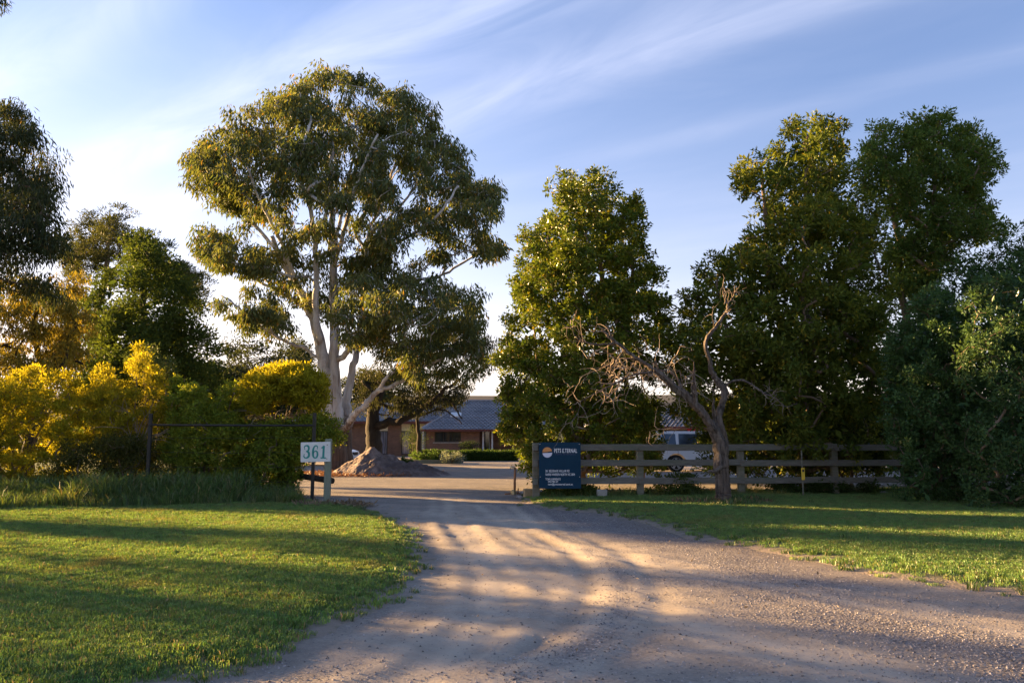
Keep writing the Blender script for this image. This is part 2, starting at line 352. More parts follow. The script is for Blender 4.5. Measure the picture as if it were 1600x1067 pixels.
# ------------------------------------------------------------------ terrain
def vnoise(x, y, seed=0):
    rg = np.random.default_rng(seed); o = np.zeros_like(x, float)
    for k in range(14):
        f = rg.uniform(.25, 1.6)*(1+k*.25); a = rg.uniform(0, 6.28); o += np.sin(f*(x*np.cos(a)+y*np.sin(a))+rg.uniform(0, 6.28))/(1+k*.35)
    return o/4.5
def curve_pts(P, n=20):
    P = np.asarray(P, float); P = np.vstack([2*P[0]-P[1], P, 2*P[-1]-P[-2]]); out = []
    for i in range(1, len(P)-2):
        t = np.linspace(0, 1, n, endpoint=False)[:, None]; a, b, c, d = P[i-1], P[i], P[i+1], P[i+2]
        out.append(.5*((2*b)+(-a+c)*t+(2*a-5*b+4*c-d)*t**2+(-a+3*b-3*c+d)*t**3))
    return np.vstack(out+[P[-2][None]])
def poly_dist(x, y, P, closed=False):
    """distance to a polyline, signed (+ inside) when closed"""
    P = np.asarray(P, float); A = P; B = np.roll(P, -1, 0)
    if not closed: A, B = P[:-1], P[1:]
    X = np.stack([x.ravel(), y.ravel()], 1); best = np.full(len(X), 1e9); ins = np.zeros(len(X), bool)
    for a, b in zip(A, B):
        d = b-a; t = np.clip(((X-a)@d)/(d@d+1e-12), 0, 1); q = X-(a+t[:, None]*d); best = np.minimum(best, (q*q).sum(1))
        if closed:
            c = ((a[1] > X[:, 1]) != (b[1] > X[:, 1])) & (X[:, 0] < (b[0]-a[0])*(X[:, 1]-a[1])/(b[1]-a[1]+1e-12)+a[0]); ins ^= c
    best = np.sqrt(best)
    if closed: best = np.where(ins, best, -best)
    return best.reshape(x.shape)
LL = [gnd(*p) for p in [(522, 787), (562, 796), (602, 812), (632, 832), (646, 852), (650, 875), (638, 900), (600, 932), (545, 962), (480, 990), (425, 1018), (375, 1042), (285, 1067)]]
LL = list(curve_pts(LL, 6))
LAWN_L = np.array(LL+[(-3.2, 4.2), (-6, 2.2), (-14, 0.5), (-60, -4), (-60, 62), (-18, 62), (-13.5, 45), (-11.2, 37), (-9.6, 24), (-5.6, 20.5), (-4.6, 18.6)])
RR = [gnd(*p) for p in [(815, 776), (835, 788), (880, 796), (935, 801), (1005, 815), (1080, 836), (1160, 851), (1235, 868), (1315, 885), (1400, 905), (1500, 917), (1600, 932), (1800, 962)]]
RR = list(curve_pts(RR, 6))
LAWN_R = np.array(RR+[(60, 3), (60, 24), (20, 24.5), (9.5, 23.2), (3, 21.6), (.6, 21.4), (.15, 20.5)])
base_h = lambda x, y: .035*vnoise(x*.5, y*.5, 4)*np.clip((y-3)/6, 0, 1)*np.clip((60-y)/30, 0, 1)
paths = [curve_pts([gnd(*p) for p in pl], 12) for pl in (
    [(700, 778), (705, 810), (735, 850), (765, 900), (760, 960), (690, 1030), (600, 1080)],
    [(800, 790), (850, 830), (905, 858), (945, 900), (935, 960), (870, 1010), (770, 1060)],
    [(745, 790), (830, 840), (980, 870), (1180, 910), (1400, 955), (1650, 1000)],
    [(690, 800), (790, 880), (960, 940), (1180, 1000), (1420, 1062), (1600, 1110)])]
ridge = curve_pts([gnd(*p) for p in [(840, 826), (905, 850), (945, 878), (962, 915), (955, 955), (925, 990), (880, 1020), (800, 1050)]], 12)
gravband = curve_pts([gnd(*p) for p in [(815, 790), (900, 812), (1010, 835), (1130, 868), (1230, 915), (1330, 960), (1500, 1010), (1640, 1050)]], 12)
def axis_pts(parts):
    o = []
    for a, b, s in parts: o += list(np.arange(a, b, s))
    return np.array(o+[parts[-1][1]])
def grid(xs, ys):
    X, Y = np.meshgrid(xs, ys); nx, ny = len(xs), len(ys)
    i = np.arange(ny-1)[:, None]*nx; j = np.arange(nx-1)[None, :]
    return X, Y, np.stack([i+j, i+j+1, i+nx+j+1, i+nx+j], -1).reshape(-1, 4)
def drive_h(X, Y):
    h = base_h(X, Y).copy()
    near = Y < 22
    x, y = X[near], Y[near]; a = np.zeros_like(x)
    for p in paths:
        d = poly_dist(x, y, p); a += .006*np.exp(-(d/.6)**2)*np.cos(d*17+1.2*vnoise(x*.6, y*.6, 19))-.010*np.exp(-(d/.16)**2) + .006*np.exp(-((d-.30)/.12)**2)
    d = poly_dist(x, y, ridge); a += .024*np.exp(-(d/.16)**2)*(.6+.5*vnoise(x*2.5, y*2.5, 77))-.018*np.exp(-((d-.35)/.2)**2)
    a += .008*vnoise(x*4, y*4, 9)+.004*vnoise(x*11, y*11, 12)
    h[near] += a*np.clip((22-y)/5, 0, 1); return h
ysd = axis_pts([(-6, 4.4, .5), (4.4, 13, .07), (13, 22, .16), (22, 64, 1.0)])
xsd = axis_pts([(-34, -8, 1.0), (-8, 8, .075), (8, 14, .2), (14, 46, 1.0)])
X, Y, Q = grid(xsd, ysd); H = drive_h(X, Y)
dv = mk('driveway', np.stack([X, Y, H], -1).reshape(-1, 3), [Q], M['drive'], smooth=True); tag(dv, 'pale compacted gravel driveway with wheel tracks', kind='structure')
a = dv.data.attributes.new('mix', 'FLOAT_COLOR', 'POINT')
x, y = X.ravel(), Y.ravel()
g_ = .30+.75*np.exp(-(poly_dist(x, y, gravband)/.75)**2)+.6*np.exp(-(poly_dist(x, y, ridge)/.22)**2)
g_ = g_*np.where(y > 19, .9, 1)+np.clip((y-14)/5, 0, 1)*.3*(y < 40)
tr = np.zeros_like(x)
for p in paths: tr = np.maximum(tr, np.exp(-(poly_dist(x, y, p)/.25)**2))
edge = np.exp(-(poly_dist(x, y, np.array(LL))/.45)**2)*.7+np.exp(-(poly_dist(x, y, np.array(RR))/.5)**2)
tread = np.zeros_like(x)
for p in paths:
    d = poly_dist(x, y, p); tread = np.maximum(tread, np.exp(-(d/.6)**2)*(.5+.5*np.cos(d*17+1.2*vnoise(x*.6, y*.6, 19)))*(.75+.35*vnoise(x*.9, y*.9, 29)))
tr = .45*tr+.9*tread
ridge_shade_d = poly_dist(x-.0, y, ridge-np.array([.22, 0])); edge = edge+.8*np.exp(-(ridge_shade_d/.14)**2)*(y < 13)  # edge mask also carries a painted shadow left of the gravel ridge
rgb = np.stack([np.clip(g_-.55*tr, 0, 1), np.clip(edge*(.6+.4*vnoise(x*2, y*2, 3)), 0, 1), np.clip(tr*(.5+.5*vnoise(x*1.5, y*1.5, 8)), 0, 1), np.ones_like(x)], 1)
a.data.foreach_set('color', rgb.astype(np.float32).ravel())

xs = np.concatenate([-np.geomspace(4000, 40, 22), np.linspace(-36, 48, 29), np.geomspace(52, 4000, 22)])
ys = np.concatenate([-np.geomspace(600, 10, 10), np.linspace(-6, 70, 26), np.geomspace(75, 6000, 26)])
X, Y, Q = grid(xs, ys)
Z = -.12+0*X
for (cx, cy_, hx, hy, hh) in ((-60, 900, 500, 170, 62), (420, 1300, 700, 260, 95), (-900, 1500, 800, 300, 110), (1500, 1900, 900, 400, 150)):
    Z += .72*hh*np.exp(-((X-cx)/hx)**2-((Y-cy_)/hy)**2)*np.clip((Y-120)/200, 0, 1)
inner = (Y > 62) | (X < -33) | (X > 45) | (Y < -6)
gr = mk('ground', np.stack([X, Y, Z], -1).reshape(-1, 3), [Q], M['ground'], smooth=True); tag(gr, 'green paddock land running out to low hills', kind='structure')

lawns = {}
def lawn(name, poly, xs, ys, label):
    X, Y, Q = grid(xs, ys); sd_ = poly_dist(X, Y, poly, True)+.10*vnoise(X*3.2, Y*3.2, 21)+.05*vnoise(X*9, Y*9, 22)
    H = base_h(X, Y)+np.clip((sd_+.1)/.5, -.14, 1)*.055+.02*vnoise(X*1.3, Y*1.3, 31)*np.clip(sd_, 0, 1)
    keep = (sd_.ravel()[Q] > -.25).any(1)
    V = np.stack([X, Y, H], -1).reshape(-1, 3); Q = Q[keep]
    used = np.unique(Q); mp = np.full(len(V), -1); mp[used] = np.arange(len(used)); V = V[used]; Q = mp[Q]; s = sd_.ravel()[used]
    o = mk(name, V, [Q], M['lawn'], smooth=True); at_ = o.data.attributes.new('rim', 'FLOAT', 'POINT'); at_.data.foreach_set('value', np.clip(1-(s+.02)/.42, 0, 1).astype(np.float32)); tag(o, label, kind='structure'); lawns[name] = (V, Q, s); return o
lawn('lawn', LAWN_L, axis_pts([(-60, -12, 1.5), (-12, 0, .15)]), axis_pts([(-4, 4, .6), (4, 21, .15), (21, 62, 1)]), 'mown green lawn sloping to the left edge of the drive')
lawn('lawn_verge', LAWN_R, axis_pts([(-.3, 14, .12), (14, 60, 1.5)]), axis_pts([(3, 24.6, .12)]), 'mown grass verge between drive and post and rail fence')

# ------------------------------------------------------------------ scattered ground cover (geometry nodes)
HID = bpy.data.collections.new('tuft_sources')         # not linked to the scene
def blade_mesh(name, n, rad, hmin, hmax, wid, seed, mat, lean=.5, cols=None):
    rg = np.random.default_rng(seed); a = rg.uniform(0, 6.28, n); r = rad*np.sqrt(rg.uniform(0, 1, n)); h = rg.uniform(hmin, hmax, n)*(1-.35*r/rad)
    bx, by = r*np.cos(a), r*np.sin(a); la = a+rg.normal(0, 1.2, n); ln = h*rg.uniform(.1, 1, n)*lean; t = rg.uniform(0, 6.28, n)
    wx, wy = np.cos(t)*wid/2, np.sin(t)*wid/2
    p0 = np.stack([bx-wx, by-wy, -.01+0*h], 1); p1 = np.stack([bx+wx, by+wy, -.01+0*h], 1)
    mx, my = bx+np.cos(la)*ln*.35, by+np.sin(la)*ln*.35
    p2 = np.stack([mx+wx*.8, my+wy*.8, h*.6], 1); p3 = np.stack([mx-wx*.8, my-wy*.8, h*.6], 1)
    tp = np.stack([bx+np.cos(la)*ln, by+np.sin(la)*ln, h*(1-.25*lean)], 1)
    V = np.stack([p0, p1, p2, p3, tp], 1).reshape(-1, 3); i = np.arange(n)[:, None]*5
    Fq = i+np.array([[0, 1, 2, 3]]); Ft = i+np.array([[3, 2, 4]])
    me = mk(name, V, [Fq, Ft], mat); c = np.repeat((cols if cols is not None else np.ones((n, 3))), 1, 0)
    at_ = me.data.attributes.new('col', 'FLOAT_COLOR', 'FACE'); cc = np.concatenate([c, np.ones((n, 1))], 1); at_.data.foreach_set('color', np.concatenate([cc, cc]).astype(np.float32).ravel())
    COL.objects.unlink(me); return me
def grassmat(name, patch=True, dry=(.24, .19, .06)):
    m, nt, o = newmat(name); a = nd(nt, 'ShaderNodeAttribute'); a.attribute_name = 'col'
    v = coords(nt); n = noise(nt, v, .9, 5, .6); n2 = noise(nt, v, 5.0, 4, .6)
    c = mixc(nt, ramp(nt, [(.56, 0), (.74, .75)], n).outputs[0], a.outputs[0], dry)
    oi = nd(nt, 'ShaderNodeObjectInfo'); hs = nd(nt, 'ShaderNodeHueSaturation'); nt.links.new(c, hs.inputs['Color'])
    nt.links.new(mathn(nt, 'ADD', .6, mathn(nt, 'MULTIPLY', n2, .8)), hs.inputs['Value']); nt.links.new(mathn(nt, 'ADD', .485, mathn(nt, 'MULTIPLY', oi.outputs['Random'], .03)), hs.inputs['Hue'])
    d = nd(nt, 'ShaderNodeBsdfDiffuse'); t = nd(nt, 'ShaderNodeBsdfTranslucent'); g = nd(nt, 'ShaderNodeBsdfGlossy'); g.inputs[1].default_value = .45
    nt.links.new(hs.outputs[0], d.inputs[0]); nt.links.new(mixc(nt, 1, hs.outputs[0], (1.3, 1.15, .5), 'MULTIPLY'), t.inputs[0])
    m1 = nd(nt, 'ShaderNodeMixShader'); m1.inputs[0].default_value = .38; nt.links.new(d.outputs[0], m1.inputs[1]); nt.links.new(t.outputs[0], m1.inputs[2])
    m2 = nd(nt, 'ShaderNodeMixShader'); m2.inputs[0].default_value = .04; nt.links.new(m1.outputs[0], m2.inputs[1]); nt.links.new(g.outputs[0], m2.inputs[2])
    nt.links.new(m2.outputs[0], o.inputs[0]); return m
M['grass'] = grassmat('grass_blade'); M['longgrass'] = grassmat('long_grass_blade')
def gcols(n, base, seed, dryfrac=.06):
    rg = np.random.default_rng(seed); b = np.array(base)*rg.uniform(.65, 1.4, (n, 1))*rg.uniform(.9, 1.1, (n, 3)); k = rg.uniform(0, 1, n) < dryfrac; b[k] = np.array([.30, .24, .12])*rg.uniform(.7, 1.1, (k.sum(), 1)); return b
def scatter(name, V, Q, dens, coll, label, cat, smin, smax, seed, tilt=.15):
    o = mk(name, V, [Q], M['lawn']); tag(o, label, cat, kind='stuff')
    at_ = o.data.attributes.new('dens', 'FLOAT', 'POINT'); at_.data.foreach_set('value', np.asarray(dens, np.float32))
    g = bpy.data.node_groups.new(name, 'GeometryNodeTree')
    g.interface.new_socket('Geometry', in_out='INPUT', socket_type='NodeSocketGeometry'); g.interface.new_socket('Geometry', in_out='OUTPUT', socket_type='NodeSocketGeometry')
    gi = g.nodes.new('NodeGroupInput'); go = g.nodes.new('NodeGroupOutput')
    dp = g.nodes.new('GeometryNodeDistributePointsOnFaces'); na = g.nodes.new('GeometryNodeInputNamedAttribute'); na.data_type = 'FLOAT'; na.inputs['Name'].default_value = 'dens'
    g.links.new(gi.outputs[0], dp.inputs['Mesh']); g.links.new(na.outputs['Attribute'], dp.inputs['Density']); dp.inputs['Seed'].default_value = seed
    ci = g.nodes.new('GeometryNodeCollectionInfo'); ci.inputs['Collection'].default_value = coll; ci.inputs['Separate Children'].default_value = True; ci.inputs['Reset Children'].default_value = True
    ip = g.nodes.new('GeometryNodeInstanceOnPoints'); g.links.new(dp.outputs['Points'], ip.inputs['Points']); g.links.new(ci.outputs[0], ip.inputs['Instance']); ip.inputs['Pick Instance'].default_value = True
    rr = g.nodes.new('FunctionNodeRandomValue'); rr.data_type = 'FLOAT_VECTOR'; rr.inputs['Min'].default_value = (-tilt, -tilt, 0); rr.inputs['Max'].default_value = (tilt, tilt, 6.28); rr.inputs['Seed'].default_value = seed+1
    g.links.new(rr.outputs['Value'], ip.inputs['Rotation'])
    rs = g.nodes.new('FunctionNodeRandomValue'); rs.data_type = 'FLOAT'; rs.inputs[2].default_value = smin; rs.inputs[3].default_value = smax; rs.inputs['Seed'].default_value = seed+2
    g.links.new(rs.outputs[1], ip.inputs['Scale']); g.links.new(ip.outputs[0], go.inputs[0])
    md = o.modifiers.new('scatter', 'NODES'); md.node_group = g; return o
def coll(name, objs):
    c = bpy.data.collections.new(name)
    for o in objs: c.objects.link(o)
    return c
gA = coll('turf_tufts', [blade_mesh('turf_tuft', 90, .10, .025, .062, .006, 40+i, M['grass'], .9, gcols(90, (.140, .240, .060), 40+i, .07)) for i in range(6)])
gL = coll('long_tufts', [blade_mesh('long_tuft', 70, .16, .18, .52, .010, 60+i, M['longgrass'], .75, gcols(70, (.085, .140, .034), 60+i, .10)) for i in range(5)])
gT = coll('edge_tufts', [blade_mesh('edge_tuft', 40, .07, .05, .13, .007, 80+i, M['grass'], .9, gcols(40, (.06, .12, .026), 80+i, .16)) for i in range(5)])
for key, nm, lab in (('lawn', 'lawn_grass', 'short mown grass blades on the left lawn'), ('lawn_verge', 'verge_grass', 'short mown grass blades on the verge before the fence')):
    V, Q, s = lawns[key]; keep = (V[Q][:, :, 1].mean(1) > 3.2) & (np.abs(V[Q][:, :, 0].mean(1)) < V[Q][:, :, 1].mean(1)*.85+2) & (V[Q][:, :, 1].mean(1) < 24.5)
    Qk = Q[keep]
    bare = .5+.5*vnoise(V[:, 0]*1.7, V[:, 1]*1.7, 51)
    d = np.clip((s+.08)/.5, 0, 1)*np.clip(1.45-bare*.75, .22, 1)
    if key == 'lawn_verge': d *= np.clip((s+.02)/1.0, .35, 1)**.8
    d = d*np.interp(V[:, 1], [4, 9, 16, 24], [210, 150, 95, 75])
    scatter(nm, V, Qk, d, gA, lab, 'grass', .75, 1.35, 7)
    e = np.exp(-((s-.06)/.24)**2)*(.25+.75*(vnoise(V[:, 0]*2.2, V[:, 1]*2.2, 61) > 0))*13+.6*(s > .3)
    scatter('edge_grass', V, Qk, e, gT, 'ragged taller grass tufts along the '+('left lawn' if key == 'lawn' else 'right verge')+' edge', 'grass', .5, 1.15, 17, .3)
def strip(name, pl, wid, dens, coll_, label, smin, smax, seed, zoff=0.0, hump=0.0, cat='grass'):
    """patch of ground along a line, densely planted"""
    C = curve_pts(pl, 14); T = np.gradient(C, axis=0); T /= np.linalg.norm(T, axis=1)[:, None]; N = np.stack([-T[:, 1], T[:, 0]], 1)
    u = np.linspace(-1, 1, 9); P = C[:, None]+N[:, None]*u[None, :, None]*wid; n = len(C)
    z = base_h(P[..., 0], P[..., 1])+zoff+hump*(1-u[None]**2)
    V = np.concatenate([P, z[..., None]], -1).reshape(-1, 3); i = np.arange(n-1)[:, None]*9; j = np.arange(8)[None]
    Q = np.stack([i+j, i+j+1, i+10+j, i+9+j], -1).reshape(-1, 4)
    return scatter(name, V, Q, np.full(len(V), dens)*(1-.5*np.abs(np.tile(u, n))), coll_, label, cat, smin, smax, seed, .25)
strip('long_grass', [(-26, 15.5), (-16, 16.4), (-12.5, 17.2), (-9, 17.7), (-6.5, 18.5), (-5.0, 18.9)], 1.15, 34, gL, 'tall dark unmown grass along the foot of the left shrubs', .35, 1.15, 23, .02, .06)
strip('long_grass', [(-9.6, 17.9), (-8.6, 18.2), (-7.2, 18.7), (-6.2, 18.9)], .9, 34, gL, 'deep grassy mound below the pipe frame and green shrubs', .8, 1.8, 47, .0, .25)
strip('long_grass', [(-17, 19), (-12, 19.3), (-9, 19.6), (-7.3, 19.8)], 1.2, 26, gL, 'deep long grass growing up through the golden shrubs', .9, 1.9, 29, .03)
strip('long_grass', [(.7, 20.35), (2.2, 20.3), (4.2, 20.6), (6.5, 21), (10, 21.8), (14, 22)], .55, 24, gL, 'green weeds and grass along the foot of the rail fence', .35, .8, 33, .02)

# ------------------------------------------------------------------ trees
def inpoly(P, x, y): return poly_dist(np.asarray(x, float), np.asarray(y, float), P, True)
class Skel:
    def __init__(s): s.P = []; s.par = []; s.r = []; s.cnt = []
    def add(s, p, par, r=0.0): s.P.append(np.array(p, float)); s.par.append(par); s.r.append(r); return len(s.P)-1
    def limb(s, pts, r0, r1, root=False, jit=.0, rg=None, n=6):
        C = curve_pts(pts, n); m = len(C); rr = np.linspace(r0, r1, m)
        if s.P and not root:
            A = np.array(s.P); k = int(np.argmin(((A-C[0])**2).sum(1))); start = 1
        else: k = -1; start = 0
        for i in range(start, m):
            p = C[i] + (rg.normal(0, jit, 3) if jit and rg is not None else 0); k = s.add(p, k, rr[i])
        return k
    def connect(s, tgt, rg, step=.45, up=.3, wob=.08):
        A = np.array(s.P); d = A-tgt; dist = np.sqrt((d**2).sum(1)); cost = dist+np.where(d[:, 2] > 0, d[:, 2]*1.2, 0)*1.0
        k = int(np.argmin(cost)); a = A[k]; L = dist[k]
        if L < .05: return k
        n = max(2, int(L/step)); pk = s.par[k]; dirp = (a-s.P[pk]) if pk >= 0 else np.array([0, 0, 1.]); dirp = dirp/(np.linalg.norm(dirp)+1e-9)
        c = a+dirp*L*.3+np.array([0, 0, up*L*.35]) ; 
        for i in range(1, n+1):
            t = i/n; p = (1-t)**2*a+2*t*(1-t)*c+t*t*tgt
            if i < n: p = p+rg.normal(0, wob*L/n, 3)
            k = s.add(p, k)
        return k
    def radii(s, rtip, expo=.5, rmax=9):
        n = len(s.P); c = np.zeros(n); ch = np.zeros(n, int)
        for i in range(n-1, -1, -1):
            if ch[i] == 0: c[i] = 1
            p = s.par[i]
            if p >= 0: c[p] += c[i]; ch[p] += 1
        s.cnt = c; r = np.minimum(rtip*c**expo, rmax)
        for i in range(n):
            if s.r[i] > 0: r[i] = s.r[i] if s.r[i] > .0 else r[i]
        for i in range(n):
            p = s.par[i]
            if p >= 0 and r[i] > r[p]: r[i] = r[p]*.97
        s.R = r
    def mesh(s, mb, sides=(10, 7, 5, 3), rough=0, rg=None):
        n = len(s.P); kids = [[] for _ in range(n)]; roots = []
        for i in range(n):
            (kids[s.par[i]].append(i) if s.par[i] >= 0 else roots.append(i))
        st = [(r, -1) for r in roots]
        while st:
            i, frm = st.pop(); ch = [frm, i] if frm >= 0 else [i]
            while kids[i]:
                kk = sorted(kids[i], key=lambda q: -(s.R[q]*1e3+s.cnt[q])); 
                for q in kk[1:]: st.append((q, i))
                i = kk[0]; ch.append(i)
            if len(ch) < 2: continue
            P = np.array([s.P[q] for q in ch]); rr = np.array([s.R[q] for q in ch])
            if frm >= 0: rr[0] = rr[1]
            m = rr.max(); sd = sides[0] if m > .12 else sides[1] if m > .04 else sides[2] if m > .015 else sides[3]
            mb.tube(P, rr, sd, cap=m > .03)
def pads_in(poly, n, Y, T, rmin, rmax, rg, mind=.8, shell=.5, zmin=None, holes=(), ero=.30):
    """foliage clumps inside a traced outline, spread through the crown's real depth"""
    P = np.array(poly, float); mn, mx = P.min(0), P.max(0); out = []; tries = 0; sc = Y/F
    big = inpoly(P, *np.meshgrid(np.linspace(mn[0], mx[0], 30), np.linspace(mn[1], mx[1], 30))).max()
    while len(out) < n and tries < n*60:
        tries += 1; x, y = rg.uniform(mn, mx); r = rg.uniform(rmin, rmax); e = inpoly(P, [x], [y])[0]
        if e < r/sc*ero: continue
        h_ = 0
        for hx, hy, hr, pr in holes:
            if (x-hx)**2+(y-hy)**2 < hr*hr and rg.uniform() < pr: h_ = 1
        if h_: continue
        T_ = T*math.sqrt(max(0, 1-(1-min(1, e/big))**2)); s_ = rg.choice([-1, 1])*rg.uniform(0, 1)**shell if rg.uniform() < .85 else rg.uniform(-1, 1)
        p = at(x, y, Y+s_*T_)
        if p[2] < (zmin if zmin is not None else .25): continue
        if out and min(((p-q[0])**2).sum() for q in out) < (mind*r)**2: continue
        out.append((p, r))
    return out
def leaves(tips, n_per, spread, L, W, style, cols, rg, flat=.7):
    """two-triangle pointed leaves round each twig tip"""
    tips = np.asarray(tips, float); N = len(tips)*n_per; c = np.repeat(tips, n_per, 0)
    off = rg.normal(0, 1, (N, 3)); off /= np.linalg.norm(off, axis=1)[:, None]; off *= (rg.uniform(0, 1, (N, 1))**.45)*spread; off[:, 2] *= flat
    p = c+off
    if style == 'hang': d = off*np.array([.8, .8, .2])/spread*.7+np.array([0, 0, -1.0])+rg.normal(0, .35, (N, 3))
    elif style == 'spray': d = off/spread*.9+np.array([0, 0, .55])+rg.normal(0, .3, (N, 3))
    else: d = off/spread*.9+np.array([0, 0, .1])+rg.normal(0, .5, (N, 3))
    d /= np.linalg.norm(d, axis=1)[:, None]+1e-9
    if style == 'hang': s = np.cross(d, rg.normal(0, 1, (N, 3)))
    else:
        nrm = off/spread*.6+np.array([0, 0, .6])+rg.normal(0, .55, (N, 3)); s = np.cross(d, nrm)
    s /= np.linalg.norm(s, axis=1)[:, None]+1e-9
    sz = rg.uniform(.65, 1.25, (N, 1)); Lh = L*sz; Wh = W*sz*.5
    nn = np.cross(s, d); curl = nn*Lh*.12
    V = np.stack([p, p+d*Lh*.45+s*Wh, p+d*Lh-curl, p+d*Lh*.45-s*Wh], 1).reshape(-1, 3)
    Q = np.arange(N*4).reshape(-1, 4)
    base = np.array(cols[0]); alt = np.array(cols[1]); k = np.repeat(rg.uniform(0, 1, len(tips)), n_per)*.6+rg.uniform(0, 1, N)*.4
    C = base+(alt-base)*k[:, None]; C *= rg.uniform(.75, 1.3, (N, 1)); 
    if len(cols) > 2:
        kk = rg.uniform(0, 1, N) < .035; C[kk] = np.array(cols[2])
    return V, Q, np.concatenate([C, np.ones((N, 1))], 1)
def plant(name, label, cat, limbs, clumps, leaf, cols, bark, seed, fill=None, group=None, rtip=.006, expo=.5, ntips=9, step=.45, up=.3, base=None, crown='crown', trunkname='trunk', mat='leaf', rmax=.4, tube_noise=0):
    """limbs: list of (points, r0, r1); clumps: list of (centre, radius)"""
    rg = np.random.default_rng(seed); S = Skel()
    for i, (pts, r0, r1) in enumerate(limbs): S.limb(np.array(pts), r0, r1, root=(i == 0), jit=.02*r0/.1 if r0 < .3 else .03, rg=rg)
    b = np.array(limbs[0][0][0], float); base = b if base is None else base
    root = empty(name, (base[0], base[1], 0 if base[2] < .6 else base[2]), label, cat, group)
    order = sorted(clumps, key=lambda q: ((q[0]-b)**2).sum()); tips = []; ttr = []
    sub = []
    for c, r in order:
        k = S.connect(c, rg, step, up)
        for _ in range(ntips):
            o = rg.normal(0, 1, 3); o /= np.linalg.norm(o); o *= r*rg.uniform(.35, 1.0)**.6; o[2] *= .75
            tip = c+o
            if tip[2] < .08: tip[2] = .08+rg.uniform(0, .1)
            m = S.add(c+o*.5+rg.normal(0, .06*r, 3), k) if leaf['style'] == 'hang' else k; S.add(tip, m) if leaf['style'] == 'hang' or rg.uniform() < .4 else None; tips.append(tip); ttr.append(r)
    S.radii(rtip, expo, rmax); mb = MB(); S.mesh(mb)
    mb.build(trunkname, bark, root, smooth=True)
    rmean = np.mean([r for _, r in clumps]); V, Q, C = leaves(tips, leaf['n'], leaf.get('spread', rmean*.42), leaf['L'], leaf['W'], leaf['style'], cols, rg, leaf.get('flat', .7))
    if fill:      # big inner sprays that close the depth of a dense crown
        fp = np.array([c for c, r in fill]); fr = leaf.get('fs', .34)
        V2, Q2, C2 = leaves(fp, 9, fr*1.15, leaf['L']*2.0, leaf['W']*2.2, leaf['style'], [np.array(cols[0])*.9, (np.array(cols[0])+np.array(cols[1]))*.45], rg)
        V = np.concatenate([V, V2]); Q = np.concatenate([Q, Q2+len(V)-len(V2)]); C = np.concatenate([C, C2])
    V[:, 2] = np.maximum(V[:, 2], .02)
    mk(crown, V, [Q], M[mat], root, fcol=C)
    STAT.append((name, len(Q))); return root
STAT = []
def A(Y, *p): return [at(x, y, Y if len(q) == 0 else q[0]) for (x, y, *q) in p]
rg = np.random.default_rng(11)

# --- the great gum, right of the shrubs
GY = 35.5
gum_limbs = [
    (A(GY, (523, 742), (521, 715), (518, 670), (514, 625), (508, 580), (502, 545), (490, 500), (472, 462), (447, 418), (425, 370)), .46, .10),
    (A(GY, (532, 742), (530, 700), (527, 650), (524, 600), (523, 545), (522, 500), (520, 430), (519, 360), (517, 280), (520, 200)), .34, .09),
    (A(GY+.5, (541, 742), (541, 690), (541, 650), (543, 615), (551, 575), (558, 540), (566, 480), (570, 420), (577, 360), (600, 315), (618, 250)), .40, .09),
    (A(GY, (502, 548), (494, 500, GY-.6), (493, 440, GY-1.2), (492, 370, GY-1.6), (480, 312, GY-2), (455, 255, GY-2.2)), .18, .06),
    (A(GY, (494, 560), (478, 545), (445, 533, GY-1), (405, 508, GY-1.5), (372, 480, GY-2), (345, 462, GY-2)), .09, .03),
    (A(GY, (484, 490), (460, 470, GY+1), (425, 450, GY+1.5), (385, 430, GY+2), (345, 418, GY+2), (312, 408, GY+2)), .10, .03),
    (A(GY, (447, 418), (428, 385, GY+.5), (392, 348, GY+1), (350, 305, GY+1.4), (320, 275, GY+1.5)), .11, .04),
    (A(GY, (470, 460), (440, 380, GY-2), (410, 320, GY-3), (385, 260, GY-4)), .10, .04),
    (A(GY, (532, 560), (556, 540, GY-1), (592, 526, GY-1.6), (625, 512, GY-2), (670, 490, GY-2.5), (710, 480, GY-3)), .14, .04),
    (A(GY, (566, 480), (600, 455, GY+1), (640, 440, GY+1.5), (685, 432, GY+2), (731, 406, GY+2.5), (758, 385, GY+2.5)), .12, .035),
    (A(GY, (570, 420), (605, 390, GY-1.5), (655, 360, GY-2.5), (690, 330, GY-3), (715, 290, GY-3)), .11, .04),
    (A(GY, (577, 365), (610, 340, GY+2), (650, 290, GY+3), (680, 240, GY+3.5)), .10, .04),
    (A(GY, (519, 400), (535, 330, GY+2), (550, 250, GY+3), (560, 180, GY+3)), .10, .04),
    (A(GY, (520, 420), (540, 350, GY-2), (560, 280, GY-3.6), (590, 210, GY-4)), .11, .04),
    (A(GY, (541, 668, GY-.6), (552, 650, GY-1), (568, 635, GY-1.3), (590, 612, GY-1.6), (612, 603, GY-1.9), (650, 580, GY-2.3), (690, 560, GY-2.6)), .17, .045),
    (A(GY, (590, 612, GY-1.6), (605, 590, GY-2), (640, 560, GY-2.2), (665, 535, GY-2.4)), .09, .035),
]
dome = [(284, 262), (300, 232), (345, 200), (352, 182), (415, 158), (425, 125), (470, 115), (500, 108), (530, 103), (575, 122), (600, 125), (635, 140), (680, 170), (700, 210), (740, 260), (775, 290), (779, 340), (768, 362), (786, 385), (782, 412), (750, 400), (720, 395), (680, 425), (620, 430), (560, 440), (500, 430), (450, 440), (425, 380), (390, 345), (350, 325), (318, 312), (300, 290)]
cl = pads_in(dome, 350, GY, 4.6, .32, .62, rg, .78, .45, holes=((455, 330, 36, .7), (540, 350, 52, .72), (500, 410, 34, .6), (625, 300, 34, .6), (650, 395, 40, .65), (590, 240, 20, .5)))
